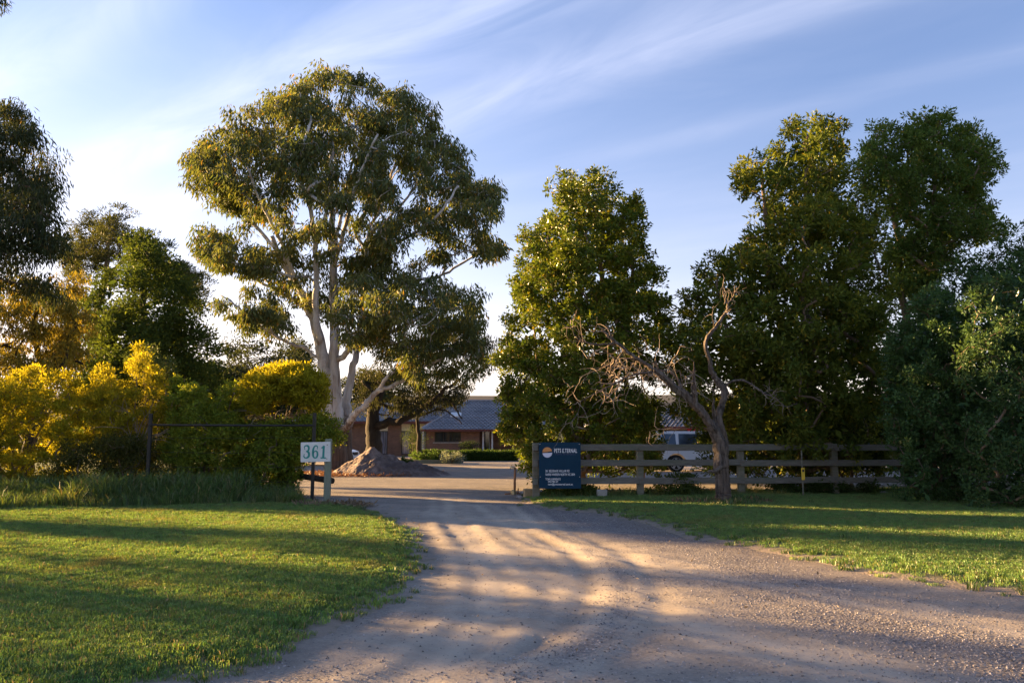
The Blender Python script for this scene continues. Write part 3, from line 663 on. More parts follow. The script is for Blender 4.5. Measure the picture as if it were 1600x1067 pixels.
cl += pads_in([(290, 372), (330, 345), (392, 352), (430, 385), (470, 430), (480, 470), (430, 460), (400, 440), (350, 425), (300, 408)], 36, GY, 3, .3, .55, rg, .85)
cl += pads_in([(335, 470), (390, 450), (440, 470), (470, 510), (440, 530), (390, 515), (345, 492)], 18, GY-1, 2, .28, .45, rg, .85)
cl += pads_in([(470, 470), (520, 430), (600, 425), (680, 425), (730, 430), (778, 465), (765, 505), (730, 520), (690, 530), (640, 545), (600, 555), (560, 560), (540, 520), (490, 500)], 85, GY-1.5, 4.5, .36, .7, rg, .8)
cl += pads_in([(760, 378), (786, 380), (784, 415), (765, 412)], 3, GY+2, .8, .3, .5, rg, .6)
cl += pads_in([(600, 560), (680, 530), (750, 520), (770, 560), (740, 590), (690, 580), (640, 600)], 16, GY-2.4, 1.6, .35, .6, rg, .8)
plant('gum_tree', 'huge spreading gum with pale smooth trunks beside the drive entrance', 'tree', gum_limbs, cl,
      dict(n=37, L=.26, W=.068, style='hang', spread=.40, flat=.9), [(.065, .105, .052), (.16, .165, .055), (.30, .19, .05)], M['gum'], 3, rtip=.010, expo=.40, ntips=6, step=.6, base=np.array([*at(530, 742, GY)[:2], 0.]))

# --- dark spreading tree in front of the house
DY = 46
cl = pads_in([(545, 590), (570, 560), (620, 545), (690, 510), (745, 500), (772, 530), (768, 580), (742, 600), (720, 612), (705, 645), (660, 650), (620, 668), (590, 655), (560, 640)], 62, DY, 4.0, .5, .9, rg, .8, holes=((650, 580, 30, .6), (700, 560, 25, .5)))
plant('shade_tree', 'dark trunked spreading tree standing before the brick house', 'tree',
      [(A(DY, (583, 722), (584, 690), (582, 655), (588, 625), (600, 600)), .52, .22), (A(DY, (588, 665), (630, 655, DY-1), (662, 636, DY-1.5), (690, 612, DY-2), (720, 590, DY-2)), .26, .06),
       (A(DY, (600, 605), (640, 580, DY+1), (690, 560, DY+2), (740, 535, DY+2)), .2, .05), (A(DY, (662, 636, DY-1.5), (700, 625, DY-1), (722, 655, DY-1.2)), .1, .04), (A(DY, (584, 640), (565, 610, DY-1), (550, 585, DY-1)), .15, .05)],
      cl, dict(n=36, L=.20, W=.05, style='hang', spread=.5, flat=.7), [(.032, .042, .022), (.06, .062, .03)], M['bark_dark'], 4, rtip=.013, expo=.42, ntips=8, step=.6)
plant('slender_tree', 'thin dark tree in front of the cream panelled house windows', 'tree',
      [(A(50, (654, 712), (655, 680), (652, 650), (655, 615)), .17, .06), (A(50, (655, 650), (690, 640, 49.5), (715, 655, 49.5), (722, 662, 49.5)), .07, .03)],
      pads_in([(625, 600), (665, 575), (710, 590), (735, 615), (730, 640), (680, 645), (635, 640)], 20, 50, 2.0, .4, .75, rg, .8), dict(n=40, L=.16, W=.05, style='hang', spread=.42), [(.032, .042, .02), (.055, .06, .026)], M['bark_dark'], 44, rtip=.012, expo=.42, ntips=7, step=.6)

# --- broad dense tree behind the sign
LY = 23.6
LILLY = [(768, 560), (790, 525), (800, 470), (800, 430), (815, 395), (812, 360), (850, 330), (848, 300), (862, 275), (880, 268), (905, 285), (925, 268), (942, 262), (955, 285), (962, 318), (985, 300), (1003, 300), (1003, 330), (1008, 380), (1018, 420), (1038, 408), (1035, 430), (1022, 452), (1050, 480), (1062, 520), (1055, 560), (1010, 600), (1030, 640), (1020, 680), (1035, 700), (1030, 735), (960, 765), (900, 760), (850, 755), (822, 735), (798, 700), (780, 670), (770, 630), (785, 600), (765, 580)]
cl = pads_in(LILLY, 520, LY, 2.6, .17, .42, rg, .74, .4, zmin=.45, holes=((990, 590, 20, .6), (1020, 560, 16, .6)))
plant('lilly_pilly_tree', 'tall dense bright green tree with leafy skirt behind the navy sign', 'tree',
      [(A(LY, (905, 762), (903, 700), (905, 640), (900, 560), (905, 480), (905, 400), (900, 320)), .24, .06), (A(LY, (905, 700), (935, 650, LY+.5), (945, 570, LY+.6), (945, 480, LY+.6), (940, 380, LY+.5), (942, 300, LY+.3)), .15, .04),
       (A(LY, (940, 740), (955, 690), (975, 640, LY+.5), (980, 560, LY+.6), (985, 470), (990, 400), (985, 340)), .12, .03), (A(LY, (903, 700), (870, 650, LY-.4), (845, 590, LY-.4), (835, 520)), .12, .03)],
      cl, dict(n=42, L=.12, W=.057, style='broad', spread=.17, flat=.9), [(.055, .10, .016), (.16, .185, .022), (.24, .19, .03)], M['bark_brown'], 5, rtip=.007, expo=.42, ntips=5, step=.4, mat='leaf_glossy', fill=pads_in(LILLY, 420, LY, 1.9, .28, .5, rg, .7, .7, ero=1.5))

# --- the tall pair at the right
def rtree(name, label, poly, n, Y, T, trunks, seed, cols, holes=(), rm=(.4, .75), nl=52, fl=1.0, grp='tall trees behind the right end of the fence'):
    plant(name, label, 'tree', trunks, pads_in(poly, n, Y, T, rm[0], rm[1], np.random.default_rng(seed), .74, .42, zmin=.4, holes=holes),
          dict(n=nl, L=.15, W=.056, style='broad', spread=.22, flat=.9), cols, M['bark_brown'], seed, rtip=.008, expo=.42, ntips=5, step=.45, group=grp, fill=pads_in(poly, int(n*1.5*fl), Y, T*.75, .3, .55, np.random.default_rng(seed+500), .7, .7, holes=holes, ero=1.5))
rtree('blackwood_tree', 'tall tree with gold lit crown top behind the dead tree', [(1078, 430), (1095, 420), (1103, 395), (1150, 372), (1178, 340), (1185, 320), (1152, 300), (1150, 270), (1165, 240), (1200, 225), (1228, 225), (1225, 185), (1240, 165), (1262, 182), (1300, 185), (1322, 195), (1312, 225), (1330, 250), (1340, 300), (1375, 330), (1385, 420), (1380, 500), (1390, 600), (1390, 730), (1330, 755), (1250, 760), (1180, 750), (1140, 720), (1120, 660), (1110, 600), (1075, 700), (1050, 640), (1036, 580), (1040, 520), (1060, 485)],
      480, 22.9, 2.9, [(A(22.9, (1262, 762), (1258, 680), (1262, 600), (1255, 500), (1262, 400), (1265, 300), (1265, 210)), .26, .06), (A(22.9, (1250, 560), (1220, 500), (1200, 420), (1195, 330), (1190, 260)), .12, .04), (A(22.9, (1262, 640), (1180, 590, 22.5), (1140, 520, 22.5), (1120, 450, 22.5)), .11, .03), (A(22.9, (1258, 520), (1310, 450, 23.4), (1330, 380, 23.4)), .1, .03)],
      21, [(.055, .095, .022), (.17, .185, .03), (.28, .22, .03)], holes=((1195, 330, 10, .5),), rm=(.2, .46), nl=40)
rtree('blackwood_tree', 'tall open crowned tree rising at the right above the dark hedge', [(1335, 235), (1345, 215), (1375, 178), (1400, 205), (1430, 190), (1430, 172), (1455, 165), (1500, 182), (1535, 215), (1562, 225), (1568, 260), (1545, 290), (1560, 320), (1550, 335), (1578, 345), (1570, 370), (1500, 400), (1500, 440), (1450, 480), (1450, 560), (1460, 700), (1420, 740), (1380, 730), (1375, 560), (1390, 440), (1372, 340), (1342, 290)],
      330, 27.5, 2.6, [(A(27.5, (1418, 752), (1420, 650), (1418, 560), (1410, 460), (1400, 360), (1385, 260), (1378, 205)), .2, .04), (A(27.5, (1419, 600), (1440, 520), (1460, 430), (1458, 330), (1465, 230)), .16, .04), (A(27.5, (1458, 420), (1500, 360), (1535, 290)), .08, .03), (A(27.5, (1418, 600), (1385, 520), (1372, 440)), .08, .03)],
      22, [(.055, .105, .028), (.12, .17, .04), (.22, .18, .04)], holes=((1400, 500, 40, .85), (1480, 450, 30, .6), (1430, 320, 16, .6)), nl=42, rm=(.24, .5), fl=.55)
rtree('blackwood_tree', 'dark leafy tree filling the far right edge behind the hedge shrubs', [(1462, 440), (1510, 400), (1560, 378), (1600, 350), (1660, 320), (1760, 340), (1850, 420), (1880, 600), (1850, 760), (1600, 770), (1460, 760), (1450, 600), (1452, 470)],
      280, 24.0, 2.8, [(A(24, (1640, 768), (1642, 650), (1630, 540), (1640, 420)), .22, .05), (A(24, (1640, 660), (1580, 560), (1560, 470)), .1, .03)], 23, [(.045, .09, .036), (.08, .135, .05)], rm=(.26, .52), nl=46)
# dark blue-green hedge shrubs in front of the fence end
def shrub(name, label, polyg, n, Y, T, stems, seed, cols, L=.08, W=.035, style='broad', nl=40, rm=(.25, .5), spread=.19, grp=None, cat='shrub', bark='bark_brown', ntips=8, rtip=.005, holes=(), zmin=.12, mat='leaf', up=.3, flat=.8, fl=0):
    return plant(name, label, cat, stems, pads_in(polyg, n, Y, T, rm[0], rm[1], np.random.default_rng(seed), .72, .45, zmin=zmin, holes=holes),
                 dict(n=nl, L=L, W=W, style=style, spread=spread, flat=flat), cols, M[bark], seed, rtip=rtip, expo=.45, ntips=ntips, step=.3, group=grp, trunkname='stem', crown='foliage', mat=mat, up=up, fill=pads_in(polyg, int(n*fl), Y, T*.7, .15, .3, np.random.default_rng(seed+500), .7, .7, zmin=.1, ero=1.3) if fl else None)
def stems(Y, x, y, tops, r=.06): return [(A(Y, (x, y), (x+(tops[0][0]-x)*.3, (y+tops[0][1])/2), tops[0]), r, r*.3)]+[(A(Y, (x+(t[0]-x)*.06, y-3), (x+(t[0]-x)*.45, (y+t[1])/2), t), r*.8, r*.25) for t in tops[1:]]
HG = 'dark shrubs at the right end of the fence'
shrub('dark_shrub', 'blue green bushy shrub where the rail fence disappears', [(1385, 540), (1420, 470), (1470, 430), (1500, 460), (1520, 560), (1530, 700), (1525, 792), (1440, 792), (1396, 784), (1398, 700), (1380, 640)], 190, 18.9, 1.5, stems(18.9, 1462, 783, [(1460, 560), (1430, 620), (1500, 600)]), 31, [(.045, .095, .036), (.085, .15, .048)], nl=40, rm=(.16, .34), spread=.14, grp=HG, zmin=.06, L=.085, W=.038, ntips=5, mat='leaf_glossy', fl=2.0)
shrub('dark_shrub', 'wide dark blue green shrub at the right edge of the lawn', [(1500, 470), (1560, 420), (1640, 400), (1720, 430), (1760, 560), (1770, 720), (1740, 815), (1600, 812), (1510, 802), (1505, 700), (1500, 560)], 240, 17.4, 1.5, stems(17.4, 1620, 795, [(1620, 560), (1560, 600), (1690, 600)]), 32, [(.045, .095, .038), (.085, .145, .05)], nl=40, rm=(.16, .34), spread=.14, grp=HG, zmin=.06, L=.085, W=.038, ntips=5, mat='leaf_glossy', fl=2.0)
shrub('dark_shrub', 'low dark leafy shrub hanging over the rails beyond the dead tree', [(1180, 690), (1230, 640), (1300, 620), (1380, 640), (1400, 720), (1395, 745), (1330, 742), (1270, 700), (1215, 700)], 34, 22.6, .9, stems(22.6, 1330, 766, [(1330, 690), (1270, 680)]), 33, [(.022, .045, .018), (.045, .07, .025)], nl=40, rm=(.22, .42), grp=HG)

BG = 'dark bushes between the fence and the parked cars'
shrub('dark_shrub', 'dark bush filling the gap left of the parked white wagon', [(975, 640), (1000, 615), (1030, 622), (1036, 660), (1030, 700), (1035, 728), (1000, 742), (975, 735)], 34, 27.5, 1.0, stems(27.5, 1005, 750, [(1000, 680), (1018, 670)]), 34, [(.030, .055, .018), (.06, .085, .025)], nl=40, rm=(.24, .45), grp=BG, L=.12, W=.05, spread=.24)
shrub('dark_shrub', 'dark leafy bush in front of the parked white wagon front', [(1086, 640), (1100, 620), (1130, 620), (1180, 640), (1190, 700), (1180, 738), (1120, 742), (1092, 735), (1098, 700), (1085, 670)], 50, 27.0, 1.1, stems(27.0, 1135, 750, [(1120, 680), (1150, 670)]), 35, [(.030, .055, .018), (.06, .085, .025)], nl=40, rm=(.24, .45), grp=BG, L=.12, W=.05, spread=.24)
# --- left side: trees
plant('cypress_tree', 'dense dark green cypress with gold lit left edge', 'tree',
      [(A(44, (228, 715), (228, 600), (225, 480), (222, 400)), .36, .08)],
      pads_in([(112, 600), (130, 540), (128, 490), (150, 440), (172, 420), (188, 388), (205, 372), (222, 358), (245, 370), (262, 395), (290, 425), (315, 470), (330, 520), (345, 560), (345, 640), (300, 700), (150, 700), (115, 660)], 260, 44, 4.2, .5, .9, np.random.default_rng(41), .68, .4, holes=((290, 540, 16, .6),)),
      dict(n=36, fs=.6, L=.20, W=.09, style='broad', spread=.46, flat=.8), [(.035, .065, .022), (.10, .13, .03)], M['bark_dark'], 41, fill=pads_in([(130, 540), (150, 440), (205, 372), (245, 375), (290, 430), (330, 530), (340, 640), (300, 700), (150, 700)], 160, 44, 3.2, .5, .9, np.random.default_rng(541), .7, .7, ero=1.0), rtip=.01, expo=.42, ntips=9, step=.5)
plant('umbrella_pine', 'flat tiered pine rising behind the dark cypress', 'tree',
      [(A(60, (165, 725), (160, 600), (150, 500), (165, 440), (170, 380), (185, 350)), .36, .1), (A(60, (150, 500), (125, 455), (110, 430)), .14, .05), (A(60, (165, 430), (215, 395), (250, 400)), .14, .05), (A(60, (152, 520), (240, 470), (300, 450)), .15, .05)],
      pads_in([(98, 372), (120, 350), (150, 328), (178, 322), (205, 335), (210, 365), (240, 358), (262, 375), (262, 398), (230, 412), (190, 400), (170, 420), (140, 440), (120, 460), (96, 430)], 40, 60, 4, .75, 1.35, np.random.default_rng(42), .7)
      + pads_in([(250, 420), (285, 402), (325, 440), (330, 475), (300, 480), (265, 455)], 14, 60, 3, .65, 1.15, np.random.default_rng(43), .7) + pads_in([(90, 470), (130, 450), (150, 500), (120, 560), (90, 560)], 12, 60, 3, .65, 1.15, np.random.default_rng(45), .7),
      dict(n=50, L=.30, W=.065, style='spray', spread=.55, flat=.45), [(.045, .058, .026), (.075, .082, .035)], M['bark_brown'], 42, rtip=.014, expo=.42, ntips=9, step=.7)
FG = 'dark round trees far behind the shrubs'
for i, (cx, tp, wd, Y, lab) in enumerate(((385, 528, 62, 78, 'dark round topped tree far behind the gold shrubs'), (452, 534, 50, 84, 'low dark distant tree just left of the gum trunk'), (322, 560, 40, 80, 'small dark distant tree beside the cypress'), (575, 575, 45, 88, 'distant dim tree glimpsed right of the gum trunks'))):
    pol = [(cx-wd, 640), (cx-wd*1.05, 590), (cx-wd*.7, tp+22), (cx-wd*.2, tp), (cx+wd*.35, tp+3), (cx+wd*.8, tp+20), (cx+wd*1.05, 590), (cx+wd, 640), (cx, 668)]
    plant('round_tree', lab, 'tree', [(A(Y, (cx, 705), (cx, 640), (cx+4, 580)), .4, .12)], pads_in(pol, 46, Y, 5, .9, 1.6, np.random.default_rng(50+i), .7), dict(n=34, L=.36, W=.14, style='broad', spread=.8), [(.035, .048, .028), (.06, .07, .035)], M['bark_dark'], 50+i, rtip=.02, expo=.42, ntips=8, step=1.2, group=FG)
plant('weeping_gum', 'drooping eucalypt overhanging the left edge of the view', 'tree',
      [(A(22.5, (-210, 770), (-205, 600), (-190, 420), (-200, 250), (-190, 60)), .4, .12), (A(22.5, (-190, 420), (-120, 350), (-60, 260), (0, 220)), .14, .04), (A(22.5, (-200, 250), (-120, 140), (-50, 60), (-10, 10)), .13, .04), (A(22.5, (-203, 520), (-120, 440), (-40, 400), (40, 380)), .14, .04)],
      pads_in([(-20, -60), (10, -10), (20, 12), (14, 40), (-5, 45), (-60, 40)], 5, 22.5, .6, .2, .35, np.random.default_rng(60), .6)
      + pads_in([(-120, 200), (-30, 130), (8, 118), (22, 145), (30, 175), (60, 215), (78, 245), (92, 280), (88, 330), (102, 380), (98, 440), (75, 480), (40, 470), (-20, 480), (-120, 440)], 78, 22.5, 2.4, .35, .62, np.random.default_rng(61), .7)
      + pads_in([(-420, 100), (-330, -120), (-200, -200), (-90, -130), (-30, 20), (-60, 180), (-120, 400), (-300, 480), (-420, 360)], 40, 22.5, 3.5, .5, .9, np.random.default_rng(62), .8),
      dict(n=60, L=.19, W=.034, style='hang', spread=.34, flat=1.1), [(.040, .060, .030), (.075, .085, .036), (.2, .14, .05)], M['bark_brown'], 60, rtip=.008, expo=.44, ntips=8, step=.5)
plant('golden_gum', 'sun gilded eucalypt with dark crooked branches at far left', 'tree',
      [(A(30, (40, 735), (45, 650), (60, 600), (80, 560), (95, 535)), .24, .08), (A(30, (80, 560), (105, 562), (130, 568)), .1, .04), (A(30, (60, 600), (20, 560), (-30, 530)), .13, .04), (A(30, (70, 580), (50, 520), (65, 470), (80, 430)), .12, .04)],
      pads_in([(-60, 470), (0, 440), (60, 430), (110, 420), (140, 470), (135, 540), (110, 600), (60, 640), (-60, 640)], 75, 30, 1.9, .4, .7, np.random.default_rng(63), .72, holes=((90, 470, 18, .7), (30, 555, 20, .6))),
      dict(n=44, L=.20, W=.042, style='hang', spread=.36), [(.16, .145, .035), (.30, .24, .04), (.34, .22, .04)], M['bark_dark'], 63, rtip=.009, expo=.44, ntips=8, step=.5)
# --- left side: shrubs
GG = 'golden shrubs along the left boundary'
gold = [(.22, .21, .020), (.40, .35, .030), (.45, .36, .04)]
mid = [(.10, .165, .025), (.25, .27, .035), (.34, .32, .04)]
shrub('golden_shrub', 'big billowing golden shrub at the far left edge', [(-140, 720), (-140, 600), (-60, 575), (0, 590), (40, 572), (90, 575), (130, 600), (145, 650), (140, 705), (130, 762), (60, 770), (-60, 770)], 250, 22.5, 1.9, stems(22.5, 20, 765, [(20, 640), (80, 640), (-60, 640), (110, 660)]), 71, gold, L=.10, W=.036, nl=30, rm=(.16, .34), spread=.15, ntips=7, grp=GG, style='spray', mat='leaf_gold')
shrub('golden_shrub', 'feathery golden shrub with upright plumes left of the pipe frame', [(130, 615), (150, 572), (165, 555), (180, 575), (205, 560), (215, 532), (240, 560), (262, 590), (270, 640), (262, 720), (255, 765), (150, 768), (140, 700), (140, 660)], 150, 21.6, 1.1, stems(21.6, 205, 765, [(170, 590), (215, 570), (245, 610)], .045), 72, [(.19, .18, .020), (.37, .32, .03), (.42, .34, .04)], L=.10, W=.030, nl=26, rm=(.12, .26), spread=.13, ntips=7, grp=GG, style='spray', mat='leaf_gold', holes=((240, 640, 22, .6),))
shrub('leafy_shrub', 'green and gold shrub growing through the pipe frame', [(262, 640), (270, 600), (285, 588), (300, 602), (318, 600), (340, 622), (352, 604), (366, 598), (380, 625), (392, 665), (400, 720), (395, 770), (330, 775), (270, 770), (255, 700)], 190, 20.8, 1.0, stems(20.8, 325, 782, [(290, 620), (330, 640), (368, 600)], .05), 73, mid, L=.085, W=.04, nl=28, rm=(.12, .27), spread=.13, ntips=7, grp=GG)
shrub('golden_shrub', 'domed golden shrub with bare twigs beneath, left of the gum', [(384, 625), (385, 595), (405, 578), (440, 572), (475, 575), (505, 588), (512, 610), (505, 640), (480, 640), (440, 625), (400, 650)], 150, 20.7, .9, stems(20.7, 440, 772, [(420, 620), (460, 610), (495, 620)], .06), 74, gold, L=.10, W=.038, nl=32, rm=(.13, .27), spread=.14, ntips=7, grp=GG, style='spray', mat='leaf_gold')
shrub('leafy_shrub', 'green shrub with yellow tips behind the number sign', [(395, 665), (430, 655), (480, 650), (500, 640), (525, 660), (538, 688), (520, 705), (500, 700), (470, 730), (455, 770), (400, 775), (385, 740)], 160, 20.6, .9, stems(20.6, 445, 782, [(430, 680), (470, 670), (500, 670)], .05), 75, mid, L=.085, W=.04, nl=28, rm=(.12, .26), spread=.13, ntips=7, grp=GG)
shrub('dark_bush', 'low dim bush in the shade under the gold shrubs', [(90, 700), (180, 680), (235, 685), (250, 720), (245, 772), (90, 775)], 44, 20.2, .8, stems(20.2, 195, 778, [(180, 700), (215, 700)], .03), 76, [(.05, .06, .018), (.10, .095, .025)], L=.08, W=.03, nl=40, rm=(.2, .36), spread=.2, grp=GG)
shrub('sapling', 'slim grey green sapling poking above the gold shrubs', [(205, 560), (215, 535), (240, 540), (262, 565), (275, 590), (250, 605), (215, 590)], 14, 23.5, .6, stems(23.5, 235, 752, [(235, 575), (262, 580), (222, 560)], .03), 77, [(.055, .085, .035), (.10, .125, .045)], L=.09, W=.04, nl=26, rm=(.14, .26), spread=.17, grp=GG)
# distant scrub belt
def scrub(name, xs, ys, h, n, seed, label, cols, L):
    rq = np.random.default_rng(seed); t = rq.uniform(0, 1, n); x = np.interp(t, np.linspace(0, 1, len(xs)), xs)+rq.normal(0, 1.5, n); y = np.interp(t, np.linspace(0, 1, len(ys)), ys)+rq.normal(0, 2, n)
    hh = h*(.65+.35*vnoise(x*.45, x*.2, seed)); z = hh*rq.uniform(0, 1, n)**.7; V, Q, C = leaves(np.stack([x, y, z+.1], 1), 7, .6, L, L*.45, 'broad', cols, rq)
    o = mk(name, V, [Q], M['leaf'], fcol=C); tag(o, label, 'scrub', kind='stuff')
scrub('distant_scrub', [-80, -50, -30, -17], [58, 66, 72, 78], 4.2, 3600, 3, 'dark distant scrub seen through the shrubs at left', [(.05, .06, .025), (.10, .095, .035)], .5)
scrub('distant_scrub', [8, 30, 60, 90], [82, 80, 76, 70], 5.0, 3000, 4, 'dim distant scrub beyond the yard behind the right trees', [(.03, .045, .02), (.05, .06, .03)], .5)
# hedge going on beyond the left of the frame (throws the long shadows over the lawn)
OG = 'shrubs continuing the left boundary'
for i, (bx, by, hh, rr) in enumerate(((-19, 18.4, 4.2, .75), (-21.5, 23.6, 6.5, 1.4), (-18, 14.0, 5.0, 2.0), (-23, 12.0, 5.2, 2.4), (-27, 27.6, 3.0, 1.3))):
    rq = np.random.default_rng(90+i); c = [(np.array([bx+rq.uniform(-1, 1)*rr, by+rq.uniform(-1, 1)*rr*.7, rq.uniform(.4, hh)]), rq.uniform(.35, .6)) for _ in range(int(30+14*rr*rr))]
    plant('boundary_shrub', ['narrow gold green shrub next past the left edge of the view', 'tall slim shrub behind the boundary line out of view at left', 'broad tall boundary shrub beyond the left edge of view', 'widest boundary shrub nearest the road beyond the left edge', 'low shrub farthest out beyond the left edge of view'][i], 'shrub', [([(bx, by, 0), (bx, by, hh*.4), (bx+.2, by, hh*.8)], .08, .03)], c, dict(n=34, L=.13, W=.05, style='broad', spread=.32), [(.06, .08, .02), (.12, .12, .03)], M['bark_brown'], 90+i, group=OG, trunkname='stem', crown='foliage', rtip=.007, ntips=7)

# ------------------------------------------------------------------ the dead tree
TY = 18.4
S = Skel(); rg = np.random.default_rng(77)
def dl(pts, r0, r1, root=False): S.limb(np.array(A(TY, *pts)), r0, r1, root=root, jit=.008, rg=rg, n=6)
dl([(1130, 790), (1130, 765), (1128, 735), (1127, 705), (1119, 680), (1105, 655), (1083, 628), (1056, 607, TY-.1), (1024, 580, TY-.3), (992, 558, TY-.4), (962, 535, TY-.5), (940, 515, TY-.6)], .215, .02, True)
dl([(1127, 712), (1130, 690, TY+.1), (1123, 657, TY+.15), (1127, 635, TY+.2), (1132, 612, TY+.2), (1124, 598, TY+.2), (1113, 583, TY+.2), (1108, 560, TY+.2), (1103, 534, TY+.1), (1117, 513, TY+.1), (1134, 489, TY+.2), (1137, 475, TY+.2)], .125, .022)
dl([(1137, 475, TY+.2), (1131, 462, TY+.2), (1130, 447, TY+.1)], .02, .006); dl([(1137, 475, TY+.2), (1146, 462, TY+.3), (1149, 446, TY+.3)], .018, .006)
dl([(1117, 513, TY+.1), (1113, 495, TY), (1115, 478, TY)], .014, .005)
dl([(1087, 632), (1085, 600, TY-.1), (1084, 565, TY-.1)], .075, .012)
dl([(1119, 668, TY+.1), (1114, 640), (1116, 622)], .06, .02)
dl([(1131, 605, TY+.2), (1142, 597, TY+.1), (1157, 594), (1172, 599, TY-.1), (1193, 614, TY-.2), (1210, 622, TY-.3), (1228, 635, TY-.4), (1245, 630, TY-.5)], .035, .007)
dl([(1193, 614, TY-.2), (1207, 610, TY-.2), (1212, 622, TY-.2), (1206, 632)], .012, .005)
dl([(1068, 616), (1060, 595, TY+.1), (1048, 582, TY+.2), (1030, 577, TY+.3), (1024, 560, TY+.3)], .05, .012)
dl([(962, 536, TY-.5), (930, 538, TY-.6), (903, 529, TY-.8), (891, 508, TY-.9)], .028, .006)
dl([(1024, 582, TY-.3), (990, 585, TY-.6), (960, 600, TY-.8), (920, 620, TY-1.0), (895, 632, TY-1)], .028, .006)
dl([(992, 560, TY-.4), (965, 562, TY-.2), (940, 575), (905, 590)], .018, .005)
dl([(1128, 728, TY-.18), (1118, 735, TY-.3), (1106, 737, TY-.35)], .06, .035)
# fine dead twigs
A0 = [i for i in range(len(S.P)) if S.P[i][0] < at(1075, 0, TY)[0]]
for k in range(250):
    i = int(rg.choice(A0)); p = S.P[i].copy(); L = rg.uniform(.12, .42); d = np.array([rg.normal(-.45, .6), rg.normal(-.1, .6), rg.normal(-.15, .75)]); d /= np.linalg.norm(d); kk = i; m = rg.integers(4, 8)
    for j in range(m):
        d = d+rg.normal(0, .33, 3)+np.array([0, 0, -.05]); d /= np.linalg.norm(d); p = p+d*L/3; kk = S.add(p, kk, max(.0026, .009*(1-j/m)))
        if j > 0: A0.append(kk)
A1 = [i for i in range(len(S.P)) if S.P[i][0] > at(1160, 0, TY)[0] or S.P[i][2] > at(0, 500, TY)[2] and S.P[i][0] > at(1095, 0, TY)[0]]
for k in range(46):
    i = int(rg.choice(A1)); p = S.P[i].copy(); d = rg.normal(0, .6, 3)+np.array([.2, 0, .1]); d /= np.linalg.norm(d); kk = i
    for j in range(5): d = d+rg.normal(0, .35, 3); d /= np.linalg.norm(d); p = p+d*rg.uniform(.04, .09); kk = S.add(p, kk, .006*(1-j/6))
S.cnt = np.ones(len(S.P)); S.R = np.array(S.r)*np.where(np.array(S.r) > .03, .84, 1)
dt = empty('dead_tree', (*at(1130, 785, TY)[:2], 0), 'leafless twisted dead tree standing before the rail fence', 'tree')
S2 = Skel(); thick = {}
mbT, mbW = MB(), MB()
kids = [[] for _ in S.P]
for i, p in enumerate(S.par):
    if p >= 0: kids[p].append(i)
n_ = len(S.P); st = [(0, -1)]
while st:
    i, frm = st.pop(); ch = [frm, i] if frm >= 0 else [i]
    while kids[i]:
        kk = sorted(kids[i], key=lambda q: -S.R[q])
        for q in kk[1:]: st.append((q, i))
        i = kk[0]; ch.append(i)
    if len(ch) < 2: continue
    P = np.array([S.P[q] for q in ch]); rr = np.array([S.R[q] for q in ch]); rr[0] = min(rr[0], rr[1]*1.15)
    if rr.max() > .012:
        # subdivide for knots and burls
        t = np.linspace(0, len(P)-1, len(P)*3); P2 = np.stack([np.interp(t, np.arange(len(P)), P[:, q]) for q in range(3)], 1); r2 = np.interp(t, np.arange(len(P)), rr)
        r2 *= 1+.06*np.sin(t*.9+rg.uniform(0, 6))+.025*rg.normal(0, 1, len(t)); nn = 18 if rr.max() > .07 else 9
        if rr.max() > .18: r2[:4] *= [1.55, 1.4, 1.25, 1.1]; r2[8:14] *= 1.12
        k0 = len(mbT.V); mbT.tube(P2, r2, nn)
        V = mbT.V[-1]; C = np.repeat(P2, nn, 0); d = V-C; ph = np.tile(np.arange(nn)*2*np.pi/nn, len(P2)); tt = np.repeat(t, nn)
        mbT.V[-1] = C+d*(1+.15*np.sin(2*ph+tt*.25)+.13*np.sin(5*ph+tt*.32)+.07*np.sin(9*ph+tt*.3)+rg.normal(0, .02, len(V)))[:, None]
    else: mbW.tube(P, rr, 4, cap=False)
mbT.build('trunk', M['deadwood'], dt, smooth=True)
mbW.build('twigs', M['twigwood'], dt)['kind'] = 'stuff'
# bare twigs in the golden shrubs
def twiggy(parent_label, px, py, Y, n, seed, w, h, name='dry_brush'):
    rq = np.random.default_rng(seed); mb = MB(); b = at(px, py, Y)
    for k in range(n):
        p = b+np.array([rq.uniform(-.2, .2), rq.uniform(-.2, .2), 0]); P = [p]; d = np.array([rq.uniform(-1, 1)*w, rq.uniform(-.6, .6), h*rq.uniform(.3, 1)]); d /= np.linalg.norm(d)
        for j in range(9): d = d+rq.normal(0, .16, 3)+np.array([0, 0, -.05*j*.6]); d /= np.linalg.norm(d); p = p+d*.17*rq.uniform(.7, 1.2); P.append(p)
        mb.tube(P, np.linspace(.012, .003, len(P)), 4, cap=False)
    o = mb.build(name, M['twigwood'], None, org=(b[0], b[1], 0)); tag(o, parent_label, 'dry branches'); return o
twiggy('tangle of bare brown twigs under the domed golden shrub', 432, 668, 21.0, 70, 1, 1.3, .55)
twiggy('bare grey twigs rising behind the green and gold shrub', 270, 660, 22.6, 34, 2, .7, 1.1)
twiggy('thin bare stems left of the pipe frame post', 215, 700, 21.0, 30, 3, .6, 1.2)

